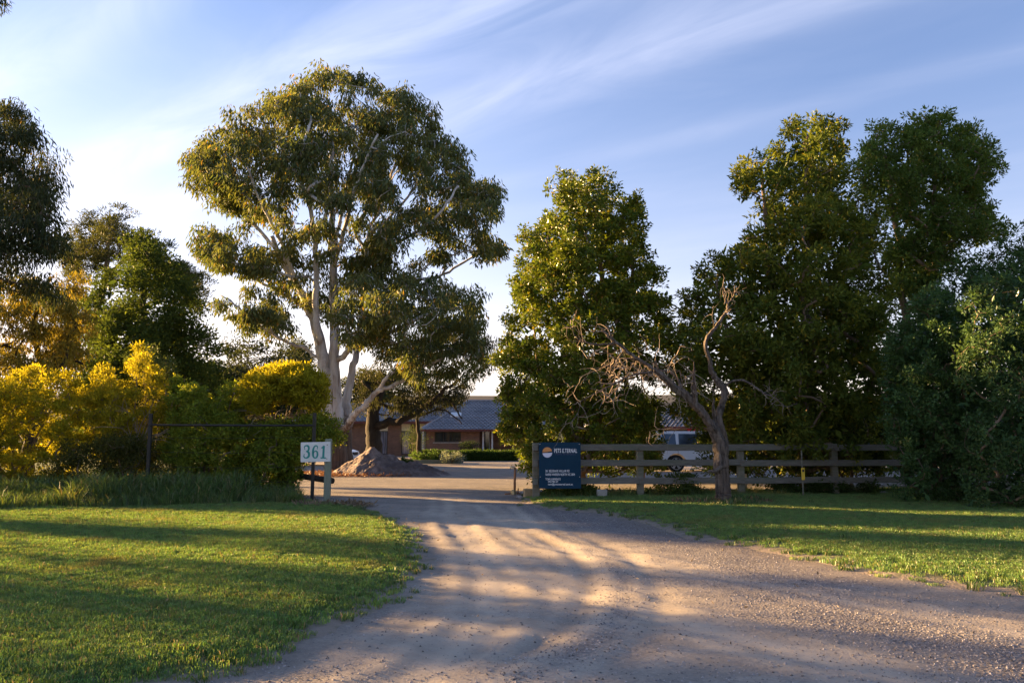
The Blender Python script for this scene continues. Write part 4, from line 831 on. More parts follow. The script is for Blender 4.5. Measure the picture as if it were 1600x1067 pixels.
# ------------------------------------------------------------------ post and rail fence
fx = lambda px: at(px, 700, 20)[0]
def fY(x): return 19.75+.145*max(0, x-.6)
fence = empty('rail_fence', (.62, 19.75, 0), 'grey weathered three rail timber fence right of the drive', 'fence')
pxs = [837, 997, 1152, 1296, 1432, 1560]; Xp = []
for i, p in enumerate(pxs):
    x = (p-800)/F*19.75
    for _ in range(6): x = (p-800)/F*fY(x)/cp
    Xp.append(x)
rq = np.random.default_rng(8)
for i, x in enumerate(Xp):
    mb = MB(); y = fY(x)+.09; h = 1.36 if i == 0 else 1.24+rq.uniform(-.02, .03); w = .175 if i == 0 else .17
    mb.box((x, y, h/2-.1), (w, .13, h+.2), rz=.08, bev=.014, jit=.002); mb.build('post', M['timber'], fence)
for i in range(len(Xp)-1):
    for j, z in enumerate((1.25, .86, .42)):
        x0, x1 = Xp[i]-.0, Xp[i+1]; y0, y1 = fY(x0), fY(x1); z0 = z-.006*i+rq.normal(0, .008); L = math.hypot(x1-x0, y1-y0)+.10
        mb = MB(); mb.box(((x0+x1)/2, (y0+y1)/2-.035-.012*((i+j) % 2)*1.0, z0), (L, .042, .155), rz=math.atan2(y1-y0, x1-x0), ry=rq.normal(0, .004), bev=.006, jit=.0025)
        mb.build('rail', M['timber_rail'], fence)
for i, x in enumerate(Xp[1:5]):
    for z in (1.25, .86, .42):
        mb = MB()
        for q in (-.035, .035): mb.box((x+q, fY(x)-.075, z-.006*i+q*.8), (.016, .02, .016), bev=.004)
        mb.build('nail_heads', M['rust'], fence)['kind'] = 'stuff'
for j, z in enumerate((1.25, .86, .42)):     # rail ends showing left of the board
    mb = MB(); mb.box((Xp[0]-.02, fY(Xp[0])-.085, z), (.13, .05, .15), bev=.005); mb.build('rail_end', M['timber_rail'], fence)
# ---- navy sign
x0 = at(842, 692, 19.6)[0]; x1 = at(907, 692, 19.6)[0]; zt = at(870, 691, 19.6)[2]; zb = at(870, 763, 19.6)[2]; SW, SH = x1-x0, zt-zb
ys_ = 19.58
sg = empty('business_sign', ((x0+x1)/2, ys_, zb), 'navy blue business sign board with sun logo on the fence end', 'sign')
mb = MB(); mb.box(((x0+x1)/2, ys_, (zt+zb)/2), (SW, .02, SH), bev=.003); mb.build('board', M['sign_navy'], sg)
def text(name, s, x, z, size, sx, mat, parent, y, off=0.0, align='LEFT', wd=None):
    c = bpy.data.curves.new(name, 'FONT'); c.body = s; c.size = size; c.offset = off; c.extrude = .0008; c.align_x = align; c.space_character = 1.12; c.materials.append(mat)
    o = bpy.data.objects.new(name, c); COL.objects.link(o)
    if wd: bpy.context.view_layer.update(); sx = wd/max(o.dimensions[0], .01)
    me = bpy.data.meshes.new_from_object(o); bpy.data.objects.remove(o); me.materials.clear(); me.materials.append(mat)
    o = bpy.data.objects.new(name, me); COL.objects.link(o); o.rotation_euler = (math.pi/2, 0, 0); o.scale = (sx, 1, 1)
    o.parent = parent; o.location = tuple(np.array([x, y, z])-ORG[parent.name])
    if size < .1: o['kind'] = 'stuff'
    return o
for px_s in (x0+.03, x1-.03):
    for z_s in (zt-.04, zb+.28): MB().box((px_s, ys_-.0125, z_s), (.018, .006, .018), bev=.004).build('screw', M['steel'], sg)
def sx_(px): return x0+(px-842)/65*SW
def sz_(py): return zt-(py-692)/71*SH
yf = ys_-.012
text('lettering', 'PETS E.TERNAL', sx_(865.6), sz_(707.8), .14, .60, M['print_white'], sg, yf, .0022, wd=35.5/65*SW)
text('lettering', 'ETERNAL PET MEMORIALS', sx_(866.5), sz_(711.2), .035, .95, M['print_dim'], sg, yf, wd=33/65*SW)
for s, px, py, wd in (('361 BELGRAVE HALLAM RD', 852, 737.6, 37.2), ('NARRE WARREN NORTH VIC 3804', 852, 743.0, 45.5), ('TOM LAWRENCE', 852, 749.9, 23.3), ('0422 986 237', 856, 753.6, 15.6), ('tom@petseternal.com.au', 856, 757.7, 38.3)):
    t = text('lettering', s, sx_(px), sz_(py), .078 if py < 745 else .066, 1.0, M['print_white'], sg, yf, .0010, wd=wd/65*SW)
def disc(cx, cz, r, a0, a1, n=24): return [(cx+r*math.cos(a0+(a1-a0)*i/n), cz+r*math.sin(a0+(a1-a0)*i/n)) for i in range(n+1)]
lx, lz, lr = sx_(855), sz_(707), 7.6/65*SW
ob = MB().prism(disc(lx, lz, lr, R(4), R(180)), yf-.001, yf+.001).build('logo_sun', M['print_orange'], sg); fixn(ob)
ob = MB().prism(disc(lx, lz-.012, lr, R(186), R(360)), yf-.001, yf+.001).build('logo_moon', M['print_grey'], sg); fixn(ob)
ob = MB().prism([(lx-lr*1.03, lz-.022), (lx-lr*.2, lz-.012), (lx+lr, lz+.012), (lx+lr, lz+.028), (lx-lr*.1, lz+.004), (lx-lr*1.03, lz-.006)], yf-.002, yf-.0005).build('logo_band', M['print_black'], sg); fixn(ob)
# ---- number sign 361
NY = 18.3
a0 = at(470.5, 690.5, NY); a1 = at(516, 721.5, NY); ns = empty('number_sign', (*at(511, 785, NY)[:2], 0), 'white board with teal number 361 on a timber post', 'sign')
cx, cz, W_, H_ = (a0[0]+a1[0])/2, (a0[2]+a1[2])/2, a1[0]-a0[0], a0[2]-a1[2]
bd = empty('tmp', (0, 0, 0), None, None); bpy.data.objects.remove(bd)
tl = R(1.2)
mb = MB(); mb.box((cx, NY, cz), (W_, .025, H_), ry=-tl, bev=.003); mb.build('board', M['sign_white'], ns)
mb = MB(); px_ = at(511, 740, NY)[0]
for z_s in (cz+H_*.36, cz-H_*.34): MB().box((px_-.01, NY-.0145, z_s), (.02, .006, .02), bev=.004).build('screw', M['rust'], ns)
mb.box((px_, NY+.065, .66), (.145, .10, 1.60), bev=.012, jit=.002); mb.build('post', M['treated_post'], ns)
def digit(d):
    """numerals with thick and thin strokes and slab feet: lists of (points, widths)"""
    if d == '1': return [([(.5, .04), (.5, .96)], [.23, .23]), ([(.5, .93), (.36, .84), (.2, .80)], [.12, .10, .07]), ([(.16, .035), (.84, .035)], [.07, .07])]
    if d == '3':
        return [([(.14, .80), (.2, .92), (.36, .965), (.55, .95), (.70, .84), (.70, .68), (.58, .565), (.40, .53)], [.10, .08, .07, .12, .20, .20, .10, .06]),
                ([(.40, .53), (.60, .50), (.76, .38), (.76, .20), (.60, .07), (.38, .035), (.2, .09), (.12, .22)], [.06, .11, .22, .22, .12, .07, .09, .10]), ([(.15, .77), (.23, .78)], [.17, .17]), ([(.13, .24), (.22, .24)], [.17, .17])]
    return [([(.78, .80), (.72, .92), (.56, .965), (.38, .90), (.25, .70), (.22, .46), (.26, .22), (.38, .08), (.53, .035), (.70, .09), (.80, .26), (.74, .46), (.56, .56), (.38, .50), (.27, .36)], [.10, .08, .07, .12, .20, .23, .20, .11, .07, .13, .20, .16, .07, .07, .05]), ([(.70, .78), (.78, .78)], [.16, .16])]
dw, dh = W_*.27, H_*.66
for k, d in enumerate('361'):
    mb = MB(); ox = cx-W_*.425+k*W_*.28; oz = cz-H_*.32
    for q, (pts, ws) in enumerate(digit(d)):
        P = np.array(pts); C = curve_pts(P, 6) if len(P) > 2 else P; w_ = np.interp(np.linspace(0, len(P)-1, len(C)), np.arange(len(P)), ws)/2*1.12+.008
        T = np.gradient(C, axis=0); T /= np.linalg.norm(T, axis=1)[:, None]; N = np.stack([-T[:, 1], T[:, 0]], 1); L_, R_ = C+N*w_[:, None], C-N*w_[:, None]
        yy = NY-.0135-.0006*q
        f = lambda p: [(ox+a*dw+(oz+b*dh-cz)*-math.sin(tl)*-1, yy, oz+b*dh) for a, b in p]
        V = f(L_)+f(R_); n = len(C); mb.add(V, [[i, i+n, i+n+1, i+1] for i in range(n-1)])
    mb.build('numeral', M['sign_teal'], ns)
# ---- low rail and stump post behind the number sign
lr_ = empty('low_rail', (*at(455, 768, 21.3)[:2], 0), 'short low timber barrier behind the number sign post', 'barrier')
p0, p1 = at(440, 738, 21.3), at(519, 751, 19.4)
mb = MB(); mb.tube([p0, (p0+p1)/2+np.array([0, 0, -.01]), p1], .075, 10); mb.build('rail', M['bark_dark'], lr_, smooth=True)
b = at(451, 750, 21.3); mb = MB(); mb.tube([(b[0], b[1]+.1, -.1), (b[0], b[1]+.1, .72)], .11, 10); mb.build('post', M['bark_dark'], lr_, smooth=True)
# ---- dark pipe frame
PY = 19.35
pf = empty('pipe_frame', (*at(490, 775, PY)[:2], 0), 'dark steel pipe frame with wire standing among the shrubs', 'frame')
xa, xb = at(490, 700, PY)[0], at(233, 700, PY)[0]; zt1, zt2, zr = at(490, 645, PY)[2], at(233, 646, PY)[2], at(360, 664, PY)[2]
MB().box((xa, PY, zt1/2-.1), (.075, .075, zt1+.2), bev=.008).build('post', M['dark_steel'], pf)
MB().box((xb, PY, zt2/2-.1), (.075, .075, zt2+.2), bev=.008).build('post', M['dark_steel'], pf)
MB().tube([(xb, PY-.03, zr), ((xa+xb)/2, PY-.03, zr-.01), (xa, PY-.03, zr-.01)], .026, 8).build('top_rail', M['dark_steel'], pf, smooth=True)
for z in (1.5, 1.15, .8, .45): MB().tube([(xb, PY, z), ((xa+xb)/2, PY, z-.03), (xa, PY, z)], .004, 4).build('wire', M['dark_steel'], pf)
# ---- thin post with yellow marker
my = 20.15; mx = at(1252, 700, my)[0]
mk_ = empty('marker_post', (mx, my, 0), 'thin steel post with yellow tag beside the fence', 'post')
MB().box((mx, my, .55), (.03, .03, 1.25), bev=.003).build('stake', M['timber'], mk_)
MB().box((mx+.01, my-.025, at(1252, 740, my)[2]), (.085, .02, .30), bev=.006).build('yellow_tag', M['yellow'], mk_)
MB().box((mx+.01, my-.037, at(1252, 735, my)[2]), (.05, .006, .06), bev=.002).build('clip', M['plastic'], mk_)
# ---- small white post beyond the fence, right of the dead tree
sp0 = at(1163, 766, 21.6); MB_ = MB(); MB_.box((sp0[0], 21.6, .22), (.13, .13, .62), bev=.01); o = MB_.build('stub_post', M['block_timber'], None, org=(sp0[0], 21.6, 0)); tag(o, 'short sunlit timber stub right of the dead tree base', 'post')
# ---- blocks and stones
b = at(826, 765, 20.4); o = MB().box((b[0], 20.4, .10), (.24, .22, .22), rz=.2, bev=.012).build('timber_block', M['block_timber'], None, org=(b[0], 20.4, 0)); tag(o, 'small cut timber block left of the fence end post', 'block')
b = at(941, 771, 19.9); o = MB().box((b[0], 19.95, .10), (.26, .2, .24), rz=-.1, bev=.015, jit=.003).build('concrete_block', M['concrete'], None, org=(b[0], 19.95, 0)); tag(o, 'grey concrete block under the bottom rail beside the sign', 'block')
def rock(c, r, seed, mat, name, label, sq=.6, parent=None):
    bm = bmesh.new(); bmesh.ops.create_icosphere(bm, subdivisions=2, radius=1); rq = np.random.default_rng(seed); V = np.array([v.co[:] for v in bm.verts]); Fc = [[v.index for v in f.verts] for f in bm.faces]; bm.free()
    V = V*(1+.22*np.sin(V@rq.normal(0, 1.6, 3)+1)[:, None]+.1*np.sin(V@rq.normal(0, 3.2, 3))[:, None]); V = V*np.array([r, r*.8, r*sq])
    mb = MB().add(V+np.array([c[0], c[1], r*sq*.4]), Fc); o = mb.build(name, mat, parent, org=None if parent else (c[0], c[1], 0))
    if label: tag(o, label, 'stone')
    return o
g = gnd(1382, 772); rock((g[0], g[1]), .19, 3, M['concrete'], 'pale_rock', 'pale flat rock lying at the foot of the dark hedge', .3)
for k, (px, py, r, lab) in enumerate(((817, 772, .09, 'brownish stone beside the tap base'), (812, 778, .07, 'small stone at the corner of the verge by the tap'), (846, 770, .08, 'pale stone under the lower edge of the navy sign'))):
    g = gnd(px, py); rock((g[0], g[1]), r, 10+k, M['stone'], 'stone', lab, .7)
# ---- standpipe tap
g = gnd(804, 772); TY2 = g[1]; tx = g[0]
tp = empty('garden_tap', (tx, TY2, 0), 'rusty standpipe tap beside the fence end post', 'tap')
MB().tube([(tx, TY2, -.1), (tx+.005, TY2, .35), (tx+.02, TY2, .70)], .034, 10).build('standpipe', M['rust'], tp, smooth=True)
hd = MB().tube([(tx+.02, TY2, .69), (tx-.04, TY2, .705), (tx-.10, TY2, .70), (tx-.115, TY2, .66)], [.026, .022, .02, .018], 8).build('tap_body', M['brass'], tp, smooth=True)
MB().tube([(tx-.075, TY2, .71), (tx-.078, TY2, .765)], .010, 6).box((tx-.078, TY2, .77), (.075, .02, .014), rz=.5, bev=.004).build('handle', M['brass'], hd)
vb = MB().tube([(tx-.03, TY2-.08, .0), (tx-.03, TY2-.08, .10)], .075, 12).tube([(tx-.03, TY2-.08, .10), (tx-.03, TY2-.08, .125)], .05, 12).build('valve', M['brass'], tp)
MB().tube([(tx+.08, TY2-.06, .0), (tx+.10, TY2-.05, .16)], .014, 6).build('valve_stem', M['rust'], tp)
MB().tube([(tx-.26, TY2-.12, .015), (tx-.12, TY2-.1, .025), (tx-.03, TY2-.08, .04), (tx+.12, TY2-.03, .03), (tx+.22, TY2+.02, .02)], .018, 8).build('feed_pipe', M['rust'], tp, smooth=True)

# ------------------------------------------------------------------ dirt pile
def heap(name, cx, cy_, humps, rx, ry, label):
    n = 150; X, Y, Q = grid(np.linspace(cx-rx, cx+rx, n), np.linspace(cy_-ry, cy_+ry, n)); Z = -.25+0*X
    for (hx, hy, h, sx, sy) in humps: Z = np.maximum(Z, h*np.clip(1.05-np.sqrt(((X-hx)/sx)**2+((Y-hy)/sy)**2), -1, 1)-.02)
    rq = np.random.default_rng(4); rough = .16*np.abs(vnoise(X*2.2, Y*2.2, 5))+.10*np.abs(vnoise(X*4+2, Y*4, 6))+.06*vnoise(X*9, Y*9, 7)+rq.normal(0, .018, X.shape)-.06; Z = Z+rough*np.clip(Z*2+.4, 0, 1); X = X+.10*vnoise(X*5, Y*5, 15); Y = Y+.10*vnoise(X*5+3, Y*5, 16)
    V = np.stack([X, Y, Z], -1).reshape(-1, 3); keep = (V[Q][:, :, 2] > -.15).any(1); o = mk(name, V, [Q[keep]], M['dirt'], org=(cx, cy_, 0), smooth=True); tag(o, label, 'dirt pile'); return o
pk = at(580, 702, 32.5)
heap('dirt_pile', pk[0]+.6, 32.5, [(pk[0], 32.5, pk[2]+.10, 1.25, 1.5), (pk[0]+.75, 32.3, .86, 1.5, 1.3), (pk[0]+1.7, 32.2, .58, 1.5, 1.2), (pk[0]-.75, 32.7, .66, .9, 1.1), (pk[0]+.3, 31.7, .6, 1.2, .9)], 4, 3, 'heap of grey brown dirt between the gum and the house')

# ------------------------------------------------------------------ loose stones and litter
def stones(name, P, smin, smax, seed, label, mat, col):
    rq = np.random.default_rng(seed); n = len(P); O = np.array([(1, 0, 0), (-1, 0, 0), (0, 1, 0), (0, -1, 0), (0, 0, 1), (0, 0, -.4)], float); T_ = np.array([(0, 2, 4), (2, 1, 4), (1, 3, 4), (3, 0, 4), (2, 0, 5), (1, 2, 5), (3, 1, 5), (0, 3, 5)])
    s = smin*(smax/smin)**(rq.uniform(0, 1, n)**2.2); V = O[None]*s[:, None, None]*rq.uniform(.6, 1.2, (n, 6, 1)); a = rq.uniform(0, 6.28, n); ca, sa = np.cos(a)[:, None], np.sin(a)[:, None]
    V = np.stack([V[..., 0]*ca-V[..., 1]*sa, (V[..., 0]*sa+V[..., 1]*ca), V[..., 2]*.75], -1)[:, [0, 1, 2, 3, 4, 5]]+P[:, None]; T_ = T_[:4]
    C = np.array(col)*rq.choice([.38, .65, .9, 1.15, 1.45], (n, 1))*rq.uniform(.85, 1.15, (n, 1)); C = np.repeat(np.concatenate([C, np.ones((n, 1))], 1), 4, 0)
    o = mk(name, V.reshape(-1, 3), [(T_[None]+np.arange(n)[:, None, None]*6).reshape(-1, 3)], mat, fcol=C); tag(o, label, 'gravel', kind='stuff'); return o
rq = np.random.default_rng(99); N = 150000
yy = 4.6+(rq.uniform(0, 1, N)**1.7)*20; xx = rq.uniform(-1, 1, N)*(yy*.68+1); inl = (poly_dist(xx, yy, LAWN_L, True) > .15) | (poly_dist(xx, yy, LAWN_R, True) > .2)
dgr = np.exp(-(poly_dist(xx, yy, gravband)/.8)**2)+.8*np.exp(-(poly_dist(xx, yy, ridge)/.25)**2)+.26; keep = ~inl & (rq.uniform(0, 1, N) < dgr); xx, yy = xx[keep], yy[keep]
zz = drive_h(xx, yy)
stones('loose_gravel', np.stack([xx, yy, zz+.001], 1), 0.0032, .014, 5, 'loose grey gravel chips scattered over the driveway', M['litter'], (.30, .27, .26))
# leaf and bark litter under the gum and at the post
def litter(name, cx, cy_, rx, ry, n, seed, label, cols):
    sz = .36 if name == 'fallen_leaves' else 1
    rq = np.random.default_rng(seed); a = rq.uniform(0, 6.28, n); r = np.sqrt(rq.uniform(0, 1, n)); x = cx+rx*r*np.cos(a); y = cy_+ry*r*np.sin(a); P = np.stack([x, y, base_h(x, y)+(.03 if sz < 1 else .012)+rq.uniform(0, .03, n)], 1)
    V, Q, C = leaves(P, 1, .03, .13*sz, .035*max(sz, .5), 'broad', cols, rq); V[:, 2] = np.maximum(V[:, 2], np.repeat(P[:, 2], 4)); o = mk(name, V, [Q], M['litter'], fcol=C); tag(o, label, 'leaf litter', kind='stuff')
litter('leaf_litter', *gnd(560, 741)[:2], 3.6, 2.4, 9000, 1, 'rust brown bark and leaf litter round the gum base', [(.20, .09, .045), (.36, .19, .10)])
litter('leaf_litter', *gnd(520, 792)[:2], .9, .5, 900, 2, 'dry brown litter at the foot of the number sign', [(.14, .10, .06), (.26, .19, .12)])
litter('leaf_litter', *gnd(1130, 788)[:2], 1.2, .5, 1500, 3, 'brown twigs and litter round the dead tree foot', [(.12, .08, .04), (.24, .16, .09)])
litter('leaf_litter', *gnd(1000, 772)[:2], 3.2, .6, 2200, 4, 'brown leaf litter under the fence rails', [(.10, .07, .04), (.2, .13, .07)])
litter('fallen_leaves', -4.6, 11.5, 4.2, 6.0, 700, 5, 'stray fallen leaves lying on the left lawn', [(.22, .15, .07), (.38, .28, .15)])
litter('fallen_leaves', 1.0, 11, 4.2, 6.5, 160, 6, 'stray fallen leaves and bark bits on the driveway', [(.14, .10, .07), (.26, .20, .14)])
litter('fallen_leaves', 8.0, 15.5, 6.5, 4.5, 700, 7, 'stray fallen leaves lying on the right verge', [(.22, .15, .07), (.38, .28, .15)])
# foot weeds round the dead tree
gW = np.array([gnd(1105, 788), gnd(1130, 793), gnd(1160, 790), gnd(1175, 783)]); strip('foot_weeds', gW, .35, 40, gT, 'yellow green weeds round the foot of the dead tree', 1.2, 2.6, 41, .02)
shrub('weed_clump', 'green leafy weeds below the middle rail left of the dead tree', [(1000, 768), (1020, 745), (1070, 740), (1100, 752), (1102, 775), (1010, 776)], 16, 20.6, .4, stems(20.6, 1055, 776, [(1050, 755), (1080, 755)], .012), 121, [(.05, .085, .022), (.09, .12, .03)], nl=26, rm=(.12, .22), spread=.13, zmin=.05)
shrub('weed_clump', 'green leafy weeds under the rails right of the dead tree', [(1190, 772), (1200, 755), (1260, 745), (1330, 750), (1390, 758), (1385, 776), (1250, 778)], 26, 21.2, .4, stems(21.2, 1280, 776, [(1260, 758), (1320, 758)], .012), 122, [(.035, .06, .018), (.06, .09, .024)], nl=26, rm=(.12, .22), spread=.13, zmin=.05)
shrub('weed_clump', 'leafy weeds under the navy sign', [(855, 775), (860, 758), (900, 755), (935, 765), (930, 776)], 12, 20.2, .3, stems(20.2, 895, 777, [(890, 762), (915, 764)], .01), 123, [(.05, .08, .02), (.09, .11, .026)], nl=24, rm=(.09, .18), spread=.11, zmin=.05)

# ------------------------------------------------------------------ brick house
def windowset(parent, x0, x1, z0, z1, y, n=1, curtain=False, mat='frame_dark'):
    wd = empty('window', (0, 0, 0), None, None); wd.name = 'window'
    bpy.data.objects.remove(wd)
    mb = MB(); t = .06
    for (a, b, c, d) in ((x0, x1, z1-t, z1), (x0, x1, z0, z0+t), (x0, x0+t, z0+t, z1-t), (x1-t, x1, z0+t, z1-t)): mb.box(((a+b)/2, y, (c+d)/2), (b-a, .08, d-c))
    for k in range(1, n):
        xm = x0+(x1-x0)*k/n; mb.box((xm, y, (z0+z1)/2), (t, .076, z1-z0-2*t))
    f = mb.build('window', M[mat], parent)
    for k in range(n):
        a, b = x0+(x1-x0)*k/n+t/2, x0+(x1-x0)*(k+1)/n-t/2
        MB().box(((a+b)/2, y+.02, (z0+z1)/2), (b-a-.02, .012, z1-z0-.06)).build('pane', M['glass'] if not curtain else M['curtain_glass'], f)
    return f
def cg():
    m, nt, o = newmat('curtained_glass'); p = nd(nt, 'ShaderNodeBsdfPrincipled'); v = coords(nt, (7, 1, .35), obj=True); n = noise(nt, v, 1.6, 4)
    nt.links.new(ramp(nt, [(.35, (.02, .035, .07)), (.65, (.16, .20, .30))], n).outputs[0], p.inputs['Base Color']); setin(p, Roughness=.12); p.inputs['Specular IOR Level'].default_value = .7; nt.links.new(p.outputs[0], o.inputs[0]); return m
M['curtain_glass'] = cg()
def tileroof(parent, corners, name='roof_tiles', tw=.30, th=.36):
    """corners: eave-left, eave-right, ridge-right, ridge-left; courses of curved tiles stepped one over another"""
    el, er, rr_, rl = [np.array(c, float) for c in corners]; W = np.linalg.norm(er-el); Hh = np.linalg.norm((rl+rr_)/2-(el+er)/2)
    nc = max(2, int(round(Hh/th))); nx = max(2, int(W/tw))*4; nrm = np.cross(er-el, rl-el); nrm /= np.linalg.norm(nrm); nrm = nrm if nrm[2] > 0 else -nrm
    V = []; Fq = []; n = 0
    for c in range(nc):
        rows = []
        for e, lift in ((0., .055), (1.04, .012)):
            t = (c+e)/nc; a, b = el+(rl-el)*t, er+(rr_-er)*t; u = np.linspace(0, 1, nx+1); wpos = np.linalg.norm(a-el-(rl-el)*t*0)+u*np.linalg.norm(b-a)
            s_abs = ((a+(b-a)*u[:, None])-el)@((er-el)/W); ph = s_abs/tw*2*np.pi+(c % 2)*np.pi
            P = a+(b-a)*u[:, None]+nrm*(lift+.032*np.sin(ph))[:, None]; rows.append(P)
        lo = rows[0]-nrm*.05
        V += [lo, rows[0], rows[1]]; i = np.arange(nx)
        for k in (0, 1): Fq.append(np.stack([n+k*(nx+1)+i, n+k*(nx+1)+i+1, n+(k+1)*(nx+1)+i+1, n+(k+1)*(nx+1)+i], 1))
        n += 3*(nx+1)
    o = mk(name, np.concatenate(V), Fq, M['tiles'], parent); o['kind'] = 'stuff'; return o
HY = 62.0
hx = lambda px, Y=HY: (px-800)/F*Y/cp*1.0
hb = empty('brick_house', (hx(700), HY, 0), 'low brown brick house with grey tiled roof behind the hedge', 'house')
# left wing (set back, taller windows), right wing (forward)
lx0, lx1, ly = hx(470, 65), hx(672, 65), 65.0
rx0, rx1 = hx(669), hx(868)
EZ = at(720, 671, 61.4)[2]; RZ = at(720, 627, 67.0)[2]; EZL = at(620, 658.5, 64.4)[2]
def wallrow(parent, xs0, xs1, z1, y, holes, th=.24, mat='brick'):
    """one wall with openings left free, butted pieces in one mesh"""
    mb = MB(); xs = sorted({xs0, xs1, *[h[0] for h in holes], *[h[1] for h in holes]})
    for a, b in zip(xs[:-1], xs[1:]):
        hs = sorted([(h[2], h[3]) for h in holes if h[0] <= a+1e-6 and h[1] >= b-1e-6]); z = -.15
        for (q0, q1) in hs+[(z1, None)]:
            if q0-z > .01: mb.box(((a+b)/2, y, (z+q0)/2), (b-a, th, q0-z))
            z = q1
    return mb.build('wall', M[mat], parent)
lw = [(hx(px0, 65), hx(px1, 65)) for px0, px1 in ((519, 529), (596, 609), (630, 643.5), (657, 668))]
holes = [(a, b, .12, EZL-.18) for a, b in lw]
wallrow(hb, lx0, lx1+.3, EZL, ly, holes)
for k, (a, b) in enumerate(lw):
    zt_ = at(0, 673, 65)[2]
    MB().box(((a+b)/2, ly-.06, (zt_+EZL-.18)/2), (b-a, .1, EZL-.18-zt_)).build('cream_panel', M['cream'], hb)
    windowset(hb, a, b, .12, zt_, ly-.03, 1, True)
wx = [(681, 693), (693, 707), (707, 721)]
wz0, wz1 = at(0, 690.5, HY)[2], at(0, 674.5, HY)[2]
dx0, dx1 = hx(753), hx(768)
dz1 = at(0, 674.5, HY)[2]
wallrow(hb, rx0, hx(750), EZ, HY, [(hx(681), hx(721.5), wz0, wz1)])
MB().box((rx0+.12, (HY+ly)/2+.12, EZ/2-.07), (.24, ly-HY-.24, EZ+.14)).build('wall', M['brick'], hb)
wallrow(hb, hx(750), rx1, EZ, HY+1.8, [(hx(756, 63.8), hx(766, 63.8), .05, 2.0)])
MB().box((hx(750)-.12, HY+.95, EZ/2-.07), (.24, 1.65, EZ+.14)).build('wall', M['brick'], hb)
windowset(hb, hx(681), hx(721.5), wz0, wz1, HY-.04, 3)
MB().box((hx(701), HY-.14, wz0-.05), (2.25, .14, .08)).build('window_sill', M['concrete'], hb)
windowset(hb, hx(756, 63.8), hx(766, 63.8), .05, 2.0, HY+1.75, 1, False, 'white_trim')
for px in (755.5, 769.5): MB().box((hx(px), HY+.05, EZ/2), (.12, .12, EZ)).build('porch_post', M['white_trim'], hb)
# back volume so the house is solid
MB().box(((lx0+rx1)/2, 74.2, 1.15), (rx1-lx0, .24, 2.5)).build('wall', M['brick'], hb)
for xq in (lx0+.12, rx1-.12): MB().box((xq, 69.7, 1.15), (.24, 8.7, 2.5)).build('wall', M['brick'], hb)
# roofs
e_l, e_r = hx(659, 61.3), hx(880, 61.3)
tileroof(hb, [(e_l, 61.3, EZ), (e_r, 61.3, EZ), (e_r, 67.5, RZ), (e_l+3.3, 67.5, RZ)])
tileroof(hb, [(lx0-.6, 64.3, EZL), (hx(676, 64.3), 64.3, EZL), (e_l+3.7, 68.5, RZ-.1), (lx0+2.6, 68.5, RZ-.1)])
ob = MB().add([(e_l, 61.3, EZ-.02), (e_l+3.3, 67.5, RZ-.02), (e_l, 74, EZ-.02), (e_r, 67.5, RZ-.02), (e_r, 74, EZ-.02)], [[0, 1, 2], [1, 3, 4, 2]]).build('roof', M['tiles'], hb)
MB().add([(lx0-.6, 64.3, EZL-.02), (lx0+2.6, 68.5, RZ-.12), (lx0-.6, 74, EZL-.02), (rx0, 68.5, RZ-.12), (rx0, 74, EZL-.02)], [[0, 1, 2], [1, 3, 4, 2]]).build('roof', M['tiles'], hb)
MB().tube([(e_l+3.2, 67.5, RZ+.05), (e_r, 67.5, RZ+.05)], .11, 8).build('ridge_cap', M['tiles'], hb)
MB().tube([(e_l+.05, 61.35, EZ+.08), (e_l+3.3, 67.5, RZ+.07)], .09, 8).build('ridge_cap', M['tiles'], hb)
MB().box(((e_l+e_r)/2, 61.24, EZ-.06), (e_r-e_l, .12, .15)).build('gutter', M['fascia'], hb)
MB().box(((lx0-.6+hx(676, 64.3))/2, 64.2, EZL-.07), (hx(676, 64.3)-lx0+.6, .12, .17)).build('gutter', M['fascia'], hb)
MB().box(((e_l+e_r)/2, 61.95, EZ-.09), (e_r-e_l-.1, 1.25, .03)).build('soffit', M['fascia'], hb)
MB().box(((lx0-.5+lx1)/2, 64.62, EZL-.1), (lx1-lx0, .7, .03)).build('soffit', M['cream'], hb)
sk = at(712.5, 649, 64.2); MB().box((sk[0], sk[1], sk[2]+.06), (.85, .9, .10), rx=math.atan2(RZ-EZ, 6.2), bev=.01).build('skylight', M['white_trim'], hb)
MB().box((0.2+e_l, 61.25, EZ*.5-.1), (.07, .07, EZ)).build('downpipe', M['white_trim'], hb)
# second building behind the trees
G2 = 56.0; gx = lambda px: (px-800)/F*G2/cp; gz = lambda py: at(0, py, G2)[2]
h2 = empty('outbuilding', (gx(1050), G2, 0), 'low outbuilding with grey roof and red post behind the trees', 'building')
gE = gz(667)
wallrow(h2, gx(925), gx(1160), gE, G2, [(gx(1040), gx(1069), .1, gz(672)), (gx(1110), gx(1135), .9, 1.9)])
windowset(h2, gx(1040), gx(1069), .1, gz(672), G2-.03, 3); windowset(h2, gx(1110), gx(1135), .9, 1.9, G2-.03, 2)
MB().box((gx(1055), G2-.15, gz(669.6)), (gx(1160)-gx(950), .08, .12)).build('lintel', M['cream'], h2)
MB().box((gx(1074.5), G2-.3, gE/2), (.5, .3, gE-.06)).build('red_post', M['red_paint'], h2)
gR = gz(640)*1.0+.25
tileroof(h2, [(gx(915), G2-.6, gE), (gx(1170), G2-.6, gE), (gx(1170)-1, G2+4.5, gR), (gx(915)+1, G2+4.5, gR)])
